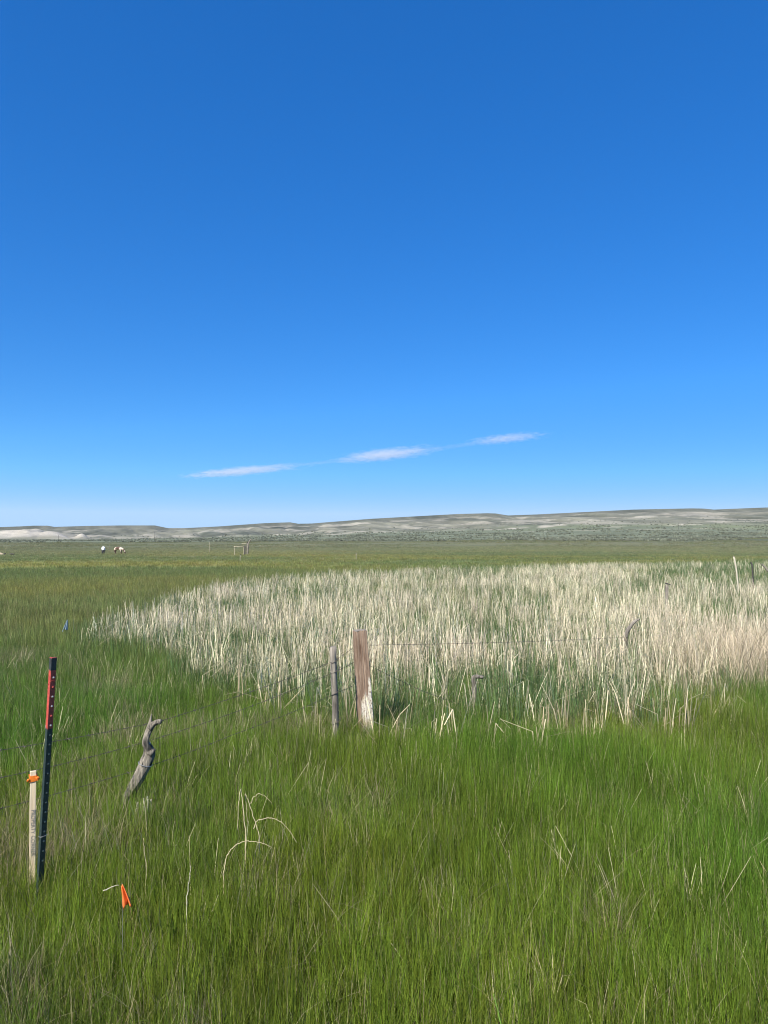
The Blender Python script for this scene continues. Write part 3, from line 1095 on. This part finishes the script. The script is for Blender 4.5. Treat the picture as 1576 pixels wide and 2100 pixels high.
# --- slim grey post
def round_post(name, b_px, t_px, Y, w0, w1, mat, label, n=18, amp=.06, seed=1, seg=14, cap=None):
    p0, p1 = at(*b_px, Y), at(*t_px, Y)
    d = (p1 - p0).normalized()
    g = p0 - d * (p0.z - gz(p0.x, p0.y)) / d.z
    root = empty(name, g)
    pts = [g - d * .25 + (p1 - g + d * .25) * (i / (seg - 1)) - g for i in range(seg)]
    rr = random.Random(seed)
    for i, p in enumerate(pts[:-1]): p += Vector((rr.uniform(-.003, .003), rr.uniform(-.003, .003), 0))
    V, Fc = bark(pts, list(np.linspace(w0 / 2, w1 / 2, seg)), n, seed, amp)
    for k2 in range(n): V[(seg - 1) * n + k2].z += rr.uniform(-.012, .006)
    mesh_obj('shaft', V, Fc, mat, root, True)
    tag(root, label, 'fence post')
    return root, g, p1


gp, gp0, gp1 = round_post('slim_post', (689, 1492), (683.5, 1326), 7.206, .068, .062, m_grey, 'slim weathered grey round post next to the thick brown post', seed=11)
for (px_, row_) in ((686, 1357), (688, 1377), (688, 1421), (690, 1481)):
    c = at(px_, row_, 7.206)
    pts = []
    for kk in range(13):
        a = -2.6 + kk / 12 * 4.8
        pts.append(c - gp0 + Vector((math.sin(a) * .037, -math.cos(a) * .037, .022 * math.sin(a))))
    pts.append(pts[-1] + Vector((.02, 0, .025)))
    mesh_obj('tie_wire', *tube(pts, [.0035] * 14, 5), m_wire, gp)

# --- thick brown post with flaking white paint
bp0, bp1 = at(750.5, 1487, 7.55), at(738, 1294, 7.55)
bd_ = (bp1 - bp0).normalized()
bpg = bp0 - bd_ * (bp0.z - gz(bp0.x, bp0.y)) / bd_.z
brp = empty('thick_post', bpg)
brp.rotation_mode = 'QUATERNION'
brp.rotation_quaternion = Vector((0, 0, 1)).rotation_difference(bd_) @ Matrix.Rotation(R(7), 3, 'Z').to_quaternion()
Lb = (bp1 - bpg).length
tag(brp, 'thick brown wooden post, its lower half flaking white paint', 'fence post')
nseg, nn = 26, 44
V = []; Fc = []
rr = random.Random(4)
prof = []
for k2 in range(nn):
    a = 2 * math.pi * k2 / nn + R(12)
    c_, s_ = math.cos(a), math.sin(a)
    e = (abs(c_) ** 10 + abs(s_) ** 10) ** (-1 / 10)          # rounded square
    groove = 1 + (.035 * (rr.random() - .5) if k2 % 3 else -.05 * rr.random())
    prof.append((c_ * e * groove, s_ * e * groove))
for i in range(nseg):
    t = i / (nseg - 1)
    zz = -.3 + (Lb + .3) * t
    hw = np.interp(zz, [0, .3, Lb], [.084, .080, .068])
    for k2, (a, c_) in enumerate(prof):
        jx = 1 + .015 * math.sin(t * 9 + k2 * .7) + rr.uniform(-.008, .008)
        V.append(Vector((a * hw * jx, c_ * hw * .92 * jx, zz + (rr.uniform(-.012, .012) if i == nseg - 1 else 0))))
for i in range(nseg - 1):
    for k2 in range(nn):
        Fc.append((i * nn + k2, i * nn + (k2 + 1) % nn, (i + 1) * nn + (k2 + 1) % nn, (i + 1) * nn + k2))
Vs = list(V); o_ = len(Vs)
Vs.append(Vector((0, 0, Lb + .002)))
for k2 in range(nn): Fc.append(((nseg - 1) * nn + k2, (nseg - 1) * nn + (k2 + 1) % nn, o_))
mesh_obj('shaft', Vs, Fc, m_brown, brp)
# weathered end grain cap
Vc = [Vector((a * .062, c_ * .057, Lb + .004)) for a, c_ in prof] + [Vector((a * .060, c_ * .055, Lb + .010 + rr.uniform(-.003, .003))) for a, c_ in prof]
Fcap = [(k2, (k2 + 1) % nn, nn + (k2 + 1) % nn, nn + k2) for k2 in range(nn)] + [tuple(range(nn, 2 * nn))]
mesh_obj('end_grain', Vc, Fcap, m_grey, brp)

# ------------------------------------------------------------------ barbed wire
def barbed(name, pts, label, sag=.02, r=.0013, mat=None):
    mat = mat or m_wire
    P0 = Vector(pts[0])
    root = empty(name, P0)
    path = []
    for a, b_ in zip(pts[:-1], pts[1:]):
        a, b_ = Vector(a), Vector(b_)
        nseg_ = max(4, int((b_ - a).length / .03))
        for i in range(nseg_):
            t = i / nseg_
            p = a.lerp(b_, t); p.z -= sag * 4 * t * (1 - t) * min(1, (b_ - a).length / 2)
            path.append(p)
    path.append(Vector(pts[-1]))
    for s_ in (0, 1):
        q = []
        for i, p in enumerate(path):
            a = i * 1.1 + s_ * math.pi
            q.append(p - P0 + Vector((math.cos(a) * r * .9, 0, math.sin(a) * r * .9)))
        V, Fc = tube(q, [r] * len(q), 4)
        mesh_obj('strand', V, Fc, mat, root)
    acc = 0; pr_ = []
    for i in range(1, len(path)):
        acc += (path[i] - path[i - 1]).length
        if acc > .125:
            acc = 0
            c = path[i] - P0
            for kk in range(2):
                d = Vector((random.uniform(-1, 1), random.uniform(-1, 1), random.uniform(-1, 1))).normalized() * .016
                pr_.append(tube([c - d, c, c + d], [.0008, .0022, .0008], 4))
    bo = mesh_obj('barbs', *join(*pr_), mat, root)
    tag(bo, kind='stuff')
    tag(root, label, 'barbed wire', 'barbed wire strands of the old fence')
    return root


def on_line(row, Y, px_):
    return at(px_, row, Y)


def fence_pt(px_, row):
    """point of the straight fence plane seen at this pixel"""
    s_ = (px_ - CX) / F
    # (-.214,7.55) + t*(-1.61,-2.05)
    t = (-.214 - s_ * 7.55) / (1.61 - s_ * 2.05)
    return at(px_, row, 7.55 - 2.05 * t)


barbed('barbed_wire', [fence_pt(-160, 1563), fence_pt(326, 1480), fence_pt(683, 1357), at(724, 1329, 7.5)], 'top barbed wire strand tied across the crooked post fork and slim post', .015)
barbed('barbed_wire', [fence_pt(-160, 1625), fence_pt(300, 1521), fence_pt(686, 1378), at(726, 1358, 7.5)], 'middle barbed wire strand between the crooked post and slim post', .03)
barbed('barbed_wire', [fence_pt(-160, 1698), fence_pt(300, 1573), fence_pt(480, 1506), fence_pt(686, 1423), at(729, 1404, 7.5)], 'lowest barbed wire strand sagging through the grass below the crooked post', .02)
barbed('barbed_wire', [at(756, 1323, 7.6), at(1288, 1306, 12.0)], 'taut barbed wire running from the thick brown post into the cattails', .02)
barbed('barbed_wire', [at(757, 1364, 7.6), at(862, 1415, 8.05), at(978, 1455, 8.8)], 'slack barbed wire dropping from the thick brown post to a buried stub', .01)

# ------------------------------------------------------------------ old posts swallowed by the cattails
def snag(name, base_px, Y, path_px, widths, mat, label, cat='fence post', seed=3):
    g = foot(base_px, Y)
    pts = [g - Vector((0, 0, .2))] + [at(a, b_, Y) for a, b_ in path_px]
    ww = [widths[0]] + widths
    sp = smooth_path(pts, 18)
    rad = np.interp(np.linspace(0, len(ww) - 1, 18), range(len(ww)), ww) / 2
    V, Fc = bark(sp, list(rad), 12, seed, .12)
    o = mesh_obj(name, [v - g for v in V], Fc, mat, None, True)
    o.location = g
    tag(o, label, cat)
    return o


snag('broken_post', 974, 8.6, [(974, 1440), (973, 1405), (972, 1390), (980, 1387.5), (992, 1389)], [.055, .055, .055, .045, .035], m_grey, 'stubby dark grey post with a level broken stub among near cattails')
snag('bent_post', 1283, 12.0, [(1284, 1330), (1284, 1302), (1292, 1286), (1302, 1275), (1312, 1269)], [.07, .065, .06, .05, .02], m_grey, 'grey post bent over at its tip where the taut wire ends')
op = snag('capped_post', 1369, 20.0, [(1369, 1260), (1368, 1230), (1368, 1200)], [.085, .085, .08], m_grey, 'light grey upright post with a dark slanted top deep in cattails')
cp = at(1370, 1197.5, 20.0)
V, Fc = box(0, 0, 0, .115, .10, .03)
cpo = mesh_obj('top_cap', V, Fc, m_dark, op); cpo.location = cp - op.location; cpo.rotation_euler = (0, R(17), 0)
wl = empty('white_pole', foot(1514, 30.0))
p0 = foot(1514, 30.0)
V, Fc = bark(smooth_path([Vector((0, 0, -.2)), at(1511, 1172, 30) - p0, at(1505, 1141, 30) - p0], 10), [.032] * 8 + [.030, .028], 10, 2, .05)
mesh_obj('shaft', V, Fc, m_pale, wl, True)
mesh_obj('top_end', *tube([at(1505, 1141.2, 30) - p0, at(1504.8, 1140.4, 30) - p0], [.036, .03], 10), m_grey, wl)
tag(wl, 'slender whitish pole leaning left above the far cattails', 'pole')
snag('dark_stub', 1544, 30.0, [(1544, 1175), (1543, 1160), (1540, 1153)], [.06, .065, .05], m_dark, 'small black leaning stub standing behind the whitish pole')
snag('leaning_stick', 1588, 26.0, [(1582, 1182), (1575, 1170), (1563, 1157)], [.09, .08, .05], m_grey, 'thin grey stick slanting out of the greener cattails')

# ------------------------------------------------------------------ pin flags
def pin_flag(name, px_, row0, row1, Y, w, label, mat, seed, slant):
    rr = random.Random(seed)
    top = at(px_, row0, Y)
    g = Vector((top.x, top.y, gz(top.x, top.y)))
    root = empty(name, g)
    H = top.z - g.z
    mesh_obj('wire_staff', *tube([(0, 0, -.1), (.004, .002, H * .5), (0, 0, H + .004)], [.0010] * 3, 6), m_bright_wire, root)
    h = (row1 - row0) / F * Y
    nu, nv = 14, 10
    V = []; Fc = []
    for j in range(nv + 1):
        t = j / nv
        for i in range(nu + 1):
            u = i / nu
            ww = w * (.10 + .90 * t ** .8)
            x = (u - .28) * ww + slant * h * t
            ypl = math.sin(u * 11 + seed) * .016 * (.3 + t) * (w / .05) + rr.uniform(-.001, .001)
            z_ = H - h * t + (u - .5) * .012 * (w / .05) - .012 * math.sin(u * 6 + 1) * t * (w / .05)
            if j >= nv - 1: z_ -= rr.uniform(-.006, .010) * (w / .05)
            V.append((x, -.006 + ypl, z_))
    for j in range(nv):
        for i in range(nu):
            a = j * (nu + 1) + i
            Fc.append((a, a + 1, a + nu + 2, a + nu + 1))
    o = mesh_obj('flag', V, Fc, mat, root, True)
    s_ = o.modifiers.new('t', 'SOLIDIFY'); s_.thickness = .0008
    tag(root, label, 'pin flag')
    return root


pin_flag('pin_flag', 251, 1814, 1854, 3.55, .056, 'bright orange wilted pin flag low in the near grass', m_oflag, 1, .16)
pin_flag('pin_flag', 138, 1272, 1292, 13.8, .10, 'small blue-grey pin flag beside the first cattail stalks', m_bflag, 2, -.35)

# ------------------------------------------------------------------ folded dead reed stalks in the near grass
def stalk(pts_px, Y, w, label, mat=m_straw, group='folded dead stalks in the near grass', leg=True):
    pts = [at(a, b_, Y + dy) for a, b_, dy in pts_px]
    # feet go down into the ground
    p0 = pts[0]
    g = Vector((p0.x, p0.y, gz(p0.x, p0.y)))
    full = ([g] if leg else []) + pts
    n_ = 10 * len(full)
    sp = []
    for a, b_ in zip(full[:-1], full[1:]):
        for i in range(6): sp.append(a.lerp(b_, i / 6))
    sp.append(full[-1])
    # light smoothing keeps the folds
    sp2 = [sp[0]] + [(sp[i - 1] + sp[i] * 2 + sp[i + 1]) / 4 for i in range(1, len(sp) - 1)] + [sp[-1]]
    rad = np.linspace(w / 2, w / 5, len(sp2)) * .75 * np.array([1 + .25 * math.sin(i * 2.1) * (i % 3 == 0) for i in range(len(sp2))])
    sp2 = [p + Vector((random.uniform(-.0025, .0025), 0, random.uniform(-.0025, .0025))) for p in sp2]
    V, Fc = tube(sp2, list(rad), 6, .06, len(sp2), squash=(1, .45))
    o = mesh_obj('dead_stalk', [v - g for v in V], Fc, mat, None, True)
    o.location = g
    tag(o, label, 'dead stalk', group)


stalk([(504, 1706, 0), (499, 1660, 0), (494, 1613, 0), (490, 1645, -.02), (487.5, 1702, -.03)], 4.5, .009, 'dead stalk folded to a sharp upside-down V in near grass')
stalk([(532, 1712, 0), (522, 1680, 0), (512, 1648, 0), (503, 1626, 0), (506, 1650, .03), (508, 1690, .05)], 4.52, .008, 'dead stalk leaning left with a folded tip beside the V-shaped one')
stalk([(515, 1650, 0), (519, 1636, 0), (531, 1627, 0), (545, 1633, 0), (559, 1648, 0)], 4.62, .006, 'small thin stalk arched over behind the V-folded stalk', leg=False)
stalk([(520, 1700, 0), (527, 1683, 0), (545, 1677.5, 0), (562, 1678, 0), (580, 1687, 0), (595, 1704, 0), (610, 1729, 0)], 4.4, .007, 'long dead stalk arching over to the side of the folded stalks', leg=False)
stalk([(459, 1790, 0), (463, 1762, 0), (472, 1745, 0), (486, 1731, 0), (505, 1724.5, 0), (530, 1727, 0), (556, 1736, 0), (556, 1740, 0)], 4.15, .008, 'broad pale stalk bowed into a wide arch above the green grass')
stalk([(383, 1845, 0), (388, 1808, 0), (392, 1775, 0)], 3.8, .007, 'short straight straw stalk standing alone in the near grass', m_straw_w)
stalk([(213, 1827, 0), (230, 1818, 0), (245, 1815, 0)], 3.62, .007, 'pale broken reed lying across just above the orange flag', m_straw_w, leg=False)
stalk([(300, 1775, 0), (297, 1745, 0), (294, 1718, 0)], 4.2, .007, 'straight straw stalk standing in front of the splintered stump')
stalk([(1030, 2110, 0), (1018, 2060, 0), (1014, 2040, 0)], 2.75, .010, 'broad fresh green leaf at the nearest edge of the grass', plain('fresh_leaf', (.17, .30, .05), .45, .2, 30))

# ------------------------------------------------------------------ standing clumps along the near edge of the cattail bed
clump_meshes = []
m_cat_fix = leaf_material('dead_cattail_edge', (.58, .46, .28), .22, .3, rough=.6, spec=.2, instanced=False, fixed=(.68, .57, .36))
for i in range(6):
    B = Blades()
    cattail(B, 8, .07, .30, .72, .008, .015)
    clump_meshes.append(B.object('dead_cattail_clump', m_cat_fix))
spots = [(532, 9.0), (548, 8.6), (500, 8.9), (570, 8.3), (630, 7.75), (655, 7.9), (775, 7.2), (812, 7.1), (838, 7.3), (890, 7.2), (915, 7.4), (930, 7.1), (1000, 7.3),
         (1098, 7.0), (1112, 7.5), (1150, 7.6), (1205, 7.2), (1230, 7.6), (1290, 7.7), (1358, 7.5), (1380, 7.8), (1410, 7.6), (1460, 8.3), (1486, 8.7), (1350, 8.2), (425, 9.9), (455, 9.6), (720, 7.9)]
for i, (px_, Y) in enumerate(spots):
    o = bpy.data.objects.new('dead_cattail_clump', clump_meshes[i % 6])
    COL.objects.link(o)
    o.location = foot(px_, Y) - Vector((0, 0, .01))
    o.rotation_euler = (0, 0, random.random() * 6.28)
    s_ = random.uniform(.75, 1.15)
    o.scale = (1, 1, s_)
    tag(o, 'loose clump of pale dead cattail leaves at the near bed edge', 'cattail clump', 'clumps at the near edge of the cattail bed')

# ------------------------------------------------------------------ far things on the meadow
def horse(name, g, yaw, label, mat, h=1.5):
    """grazing horse, local +X is where it faces; one skinned body"""
    V = [(-.62, 0, 1.18), (-.25, 0, 1.12), (.20, 0, 1.10), (.55, 0, 1.16),            # 0-3 croup .. withers
         (.95, 0, .98), (1.22, 0, .62), (1.34, 0, .40), (1.50, 0, .16),                # 4-7 neck down, poll, muzzle
         (-.60, .17, .85), (-.70, .17, .52), (-.62, .17, .10), (-.57, .17, .02),       # hind leg
         (-.60, -.17, .85), (-.62, -.17, .52), (-.52, -.17, .10), (-.47, -.17, .02),
         (.52, .15, .80), (.53, .15, .45), (.54, .15, .10), (.59, .15, .02),
         (.52, -.15, .80), (.60, -.15, .45), (.66, -.15, .10), (.71, -.15, .02),
         (-.80, 0, 1.10), (-.88, 0, .80), (-.86, 0, .45),                              # tail
         (1.20, .07, .74), (1.20, -.07, .74)]                                          # ears
    E = [(0, 1), (1, 2), (2, 3), (3, 4), (4, 5), (5, 6), (6, 7), (0, 8), (8, 9), (9, 10), (10, 11), (0, 12), (12, 13), (13, 14), (14, 15),
         (3, 16), (16, 17), (17, 18), (18, 19), (3, 20), (20, 21), (21, 22), (22, 23), (0, 24), (24, 25), (25, 26), (5, 27), (5, 28)]
    Rr = [.29, .31, .32, .28, .19, .13, .14, .075, .17, .085, .05, .06, .17, .085, .05, .06, .12, .07, .045, .06, .12, .07, .045, .06, .06, .06, .04, .025, .025]
    me = bpy.data.meshes.new(name)
    me.from_pydata(V, E, [])
    me.materials.append(mat)
    o = bpy.data.objects.new(name, me)
    COL.objects.link(o)
    o.location = g; o.rotation_euler = (0, 0, yaw)
    o.scale = (h / 1.5,) * 3
    md = o.modifiers.new('skin', 'SKIN')
    for i, sv in enumerate(me.skin_vertices[0].data):
        sv.radius = (Rr[i], Rr[i] * (1.0 if i > 3 else 1.05))
    me.skin_vertices[0].data[0].use_root = True
    md.use_smooth_shade = True
    sd_ = o.modifiers.new('smooth', 'SUBSURF'); sd_.levels = 2; sd_.render_levels = 2
    tag(o, label, 'horse', 'horses grazing on the far meadow')
    return o


def coat(name, stops, axis='X', scale=1.6, lo=.3, legdark=None):
    m, nt, b, o = material(name)
    v = obj_coord(nt)
    f = noise_n(nt, v, scale, 2, .5)
    c = ramp_n(nt, f, stops)
    if legdark:
        sp_ = nt.nodes.new('ShaderNodeSeparateXYZ'); nt.links.new(v, sp_.inputs[0])
        t = math_n(nt, 'MULTIPLY', math_n(nt, 'SUBTRACT', legdark[0], sp_.outputs['Z']), 8)
        cl_ = nt.nodes.new('ShaderNodeClamp'); nt.links.new(t, cl_.inputs[0])
        c = mixcol(nt, c, legdark[1], cl_.outputs[0])
    nt.links.new(c, b.inputs['Base Color'])
    b.inputs['Roughness'].default_value = .7
    return m


horse('white_horse', foot(213, 158), R(118), 'white horse, legs painted dark as shade, grazing with its hindquarters turned', coat('white_coat', [(.3, (.80, .79, .76)), (.7, (.86, .85, .82))], legdark=(.86, (.05, .05, .055))), 1.75)  # shade on the white horse's legs is put into the coat colour
horse('pinto_horse', foot(244, 158), R(-12), 'brown and cream pinto horse grazing with its head down', coat('pinto_coat', [(.44, (.085, .04, .022)), (.50, (.62, .50, .38))], scale=1.1, legdark=(.55, (.09, .05, .035))), 1.7)

# H-brace of pale poles
g0 = foot(482, 150)
hb = empty('fence_brace', g0)
tag(hb, 'wooden H-brace of pale poles and rails in the far meadow', 'fence brace')


def pole_part(root, name, a, b_, r, mat, seed):
    V, Fc = bark(smooth_path([a, (a + b_) / 2, b_], 8), [r] * 8, 10, seed, .08)
    mesh_obj(name, [v - root.location for v in V], Fc, mat, root, True)


for i, (px_, top, dY, mt) in enumerate(((482, 1120, 0, m_aged), (501, 1119.5, 0, m_aged), (502.8, 1119, .6, m_dark), (505.5, 1114, 3, m_grey))):
    f_ = foot(px_, 150 + dY); f_.z -= .2
    pole_part(hb, 'post', f_, at(px_, top, 150 + dY), .085 if mt is not m_dark else .13, mt, i)
pole_part(hb, 'rail', at(480.5, 1121.4, 149.9), at(500.8, 1120.2, 149.9), .075, m_aged, 7)
pole_part(hb, 'rail', at(496, 1115.2, 152.9), at(506.5, 1114.8, 152.9), .07, m_aged, 8)
sn0 = foot(508.5, 156)
dsn = empty('dead_snag', sn0)
tag(dsn, 'dead forked tree trunk standing behind the wooden H-brace', 'dead tree')
pole_part(dsn, 'trunk', sn0 - Vector((0, 0, .2)), at(509.5, 1114, 156), .17, m_grey, 3)
pole_part(dsn, 'limb', at(509.5, 1115, 156), at(514.8, 1106, 156), .15, m_grey, 4)
pole_part(dsn, 'limb', at(509, 1116, 156), at(507, 1111.8, 156), .11, m_dark, 5)
pole_part(dsn, 'limb', at(510, 1113, 156), at(512, 1111, 156), .12, m_dark, 6)

# single far posts
for (px_, top, Y, w_, mt, lab) in ((430.5, 1112.5, 175, .10, m_aged, 'lone pale post far behind the H-brace on open meadow'),
                                   (493.3, 1147, 96, .10, m_aged, 'pale post with dark top just beyond the far cattail edge'),
                                   (731, 1147, 100, .08, m_aged, 'tiny pale marker post standing in the dark green strip'),
                                   (225.5, 1119, 205, .10, m_grey, 'thin grey fence post standing between the two horses')):
    g = foot(px_, Y)
    r_ = empty('meadow_post', g)
    tp_ = at(px_, top, Y)
    if tp_.z - g.z < .5: tp_.z = g.z + .8
    pole_part(r_, 'shaft', g - Vector((0, 0, .2)), tp_, w_ / 2, mt, int(px_))
    pole_part(r_, 'post_top', tp_, tp_ + Vector((0, 0, .12)), w_ / 2 + .012, m_dark if px_ == 493.3 else mt, int(px_) + 1)
    tag(r_, lab, 'post', 'single posts on the far meadow')

# utility poles
for (px_, top, bot_Y, lab) in ((121, 1096.5, 1150, 'utility pole in front of the white clay badlands'), (318, 1086, 1000, 'utility pole standing below the end of the left mesa'), (1392, 1044, 1500, 'utility pole rising against the right-hand hills')):
    g = foot(px_, bot_Y)
    r_ = empty('utility_pole', g)
    H = max(9.0, min(13.0, at(px_, top, bot_Y).z - g.z))
    V, Fc = tube([(0, 0, -.5), (0, 0, H / 2), (0, 0, H)], [.24, .21, .17], 10)
    mesh_obj('pole', V, Fc, m_dark, r_, True)
    mesh_obj('crossarm', *box(0, -.22, H - .6, 2.4, .14, .16), m_dark, r_)
    for sx_ in (-1.05, .0, 1.05):
        mesh_obj('insulator', *tube([(sx_, -.22, H - .50), (sx_, -.22, H - .40), (sx_, -.22, H - .30)], [.05, .08, .04], 8), m_grey, r_)
    tag(r_, lab, 'utility pole', 'utility poles below the hills')

# tan earth mound and a dark log at the left edge
g = foot(-8, 152)
V = []; Fc = []
nu, nv = 22, 9
for j in range(nv + 1):
    for i in range(nu):
        a = i / nu * 6.283; t = j / nv
        r_ = 1.7 * t * (1 + .18 * math.sin(3 * a + 1) + .08 * math.sin(7 * a))
        V.append((r_ * math.cos(a), r_ * math.sin(a) * .8, .85 * (1 - t) ** .8 * (1 + .1 * math.sin(5 * a)) - .08))
for j in range(nv):
    for i in range(nu):
        Fc.append((j * nu + i, j * nu + (i + 1) % nu, (j + 1) * nu + (i + 1) % nu, (j + 1) * nu + i))
mo = mesh_obj('earth_mound', V, Fc, plain('tan_earth', (.50, .41, .26), .95, .25, 3), None, True)
mo.location = g
tag(mo, 'low mound of bare tan earth on the far meadow', 'earth mound')
for (px_, L_, r_, lab, nm, ang) in ((26, .95, .13, 'dark log lying flat near the tan earth mound', 'fallen_log', 0), ):
    g = foot(px_, 150)
    o = mesh_obj(nm, *bark(smooth_path([Vector((-L_ / 2, 0, .18)), Vector((0, .05, .2)), Vector((L_ / 2, 0, .19))], 12), [r_] * 12, 12, 4, .1), m_dark, None, True)
    o.location = g
    tag(o, lab, 'log')
g = foot(11, 150)
o = mesh_obj('dark_stump', *bark([Vector((0, 0, -.1)), Vector((0, 0, .15)), Vector((.03, 0, .32)), Vector((.02, 0, .45))], [.19, .17, .16, .11], 12, 9, .12), m_dark, None, True)
o.location = g
tag(o, 'small dark stump right beside the tan earth mound', 'stump')

# ------------------------------------------------------------------ thin streak clouds
ALT = 2200.0
cm = bpy.data.materials.new('cloud_vapour'); cm.use_nodes = True
nt = cm.node_tree
nt.nodes.clear()
out = nt.nodes.new('ShaderNodeOutputMaterial')
pv = nt.nodes.new('ShaderNodeVolumePrincipled')
pv.inputs['Color'].default_value = (.97, .97, .99, 1)
pv.inputs['Anisotropy'].default_value = 0.0
tc_ = nt.nodes.new('ShaderNodeTexCoord')
ln = nt.nodes.new('ShaderNodeVectorMath'); ln.operation = 'LENGTH'
nt.links.new(tc_.outputs['Object'], ln.inputs[0])
fall = math_n(nt, 'SUBTRACT', 1.0, ln.outputs['Value'])
mp_ = nt.nodes.new('ShaderNodeMapping'); mp_.inputs['Scale'].default_value = (9, 3, 3.0)
nt.links.new(tc_.outputs['Object'], mp_.inputs['Vector'])
oi = nt.nodes.new('ShaderNodeObjectInfo')
add = nt.nodes.new('ShaderNodeVectorMath'); add.operation = 'ADD'
nt.links.new(mp_.outputs[0], add.inputs[0]); nt.links.new(oi.outputs['Location'], add.inputs[1])
nf = noise_n(nt, add.outputs[0], 1.0, 6, .65, .3)
dens = math_n(nt, 'SUBTRACT', math_n(nt, 'ADD', math_n(nt, 'MULTIPLY', fall, .8), math_n(nt, 'MULTIPLY', nf, 1.7)), 1.02)
dens = math_n(nt, 'MULTIPLY', math_n(nt, 'MAXIMUM', dens, 0.0), .0034)
nt.links.new(dens, pv.inputs['Density'])
nt.links.new(pv.outputs[0], out.inputs['Volume'])


wm = cm.copy(); wm.name = 'wisp_vapour'
for n_ in wm.node_tree.nodes:
    if n_.type == 'MATH' and n_.operation == 'MULTIPLY' and abs(n_.inputs[1].default_value - .0034) < 1e-6: n_.inputs[1].default_value = .0009


def cloud(px0, row0, px1, row1, thick, label, mat=cm):
    def P(px_, row_):
        Y = ALT * F / (HOR - row_)
        return Vector(((px_ - CX) / F * Y, Y, CZ + ALT))
    a, b_ = P(px0, row0), P(px1, row1)
    c = (a + b_) / 2
    bm = bmesh.new()
    bmesh.ops.create_icosphere(bm, subdivisions=3, radius=1)
    me = bpy.data.meshes.new('cloud'); bm.to_mesh(me); bm.free()
    me.materials.append(mat)
    o = bpy.data.objects.new('cloud', me); COL.objects.link(o)
    o.location = c
    d = b_ - a
    o.rotation_euler = (0, 0, math.atan2(d.y, d.x))
    o.scale = (d.length / 2 * 1.05, thick * 3.0, thick)
    tag(o, label, 'cloud', 'streak clouds low in the sky')


cloud(352, 979, 655, 951, 185, 'longest thin white streak cloud, lowest over the mesas')
cloud(675, 946, 925, 915, 195, 'middle wedge-shaped streak cloud of the slanting row')
cloud(948, 909, 1140, 887, 130, 'smallest streak cloud, the highest of the slanting row')
cloud(560, 958, 790, 936, 70, 'faint wisp joining the lowest and middle streak clouds', wm)
cloud(850, 926, 1050, 898, 70, 'faint wisp joining the middle and highest streak clouds', wm)

# ------------------------------------------------------------------ the air
hm = bpy.data.materials.new('haze'); hm.use_nodes = True
hnt = hm.node_tree; hnt.nodes.clear()
ho = hnt.nodes.new('ShaderNodeOutputMaterial')
hv = hnt.nodes.new('ShaderNodeVolumePrincipled')
hv.inputs['Color'].default_value = (.62, .78, 1.0, 1)
hv.inputs['Density'].default_value = 1.6e-5
hv.inputs['Anisotropy'].default_value = 0.2
hnt.links.new(hv.outputs[0], ho.inputs['Volume'])
zlo, zhi = float(gzv.min()) - 1, float(gzv.max()) + 25
hz = mesh_obj('haze', *box(0, 0, (zlo + zhi) / 2, 18400, 18400, zhi - zlo), hm)
tag(hz, 'thin blue summer air between the fence and the hills', 'haze', kind='stuff')
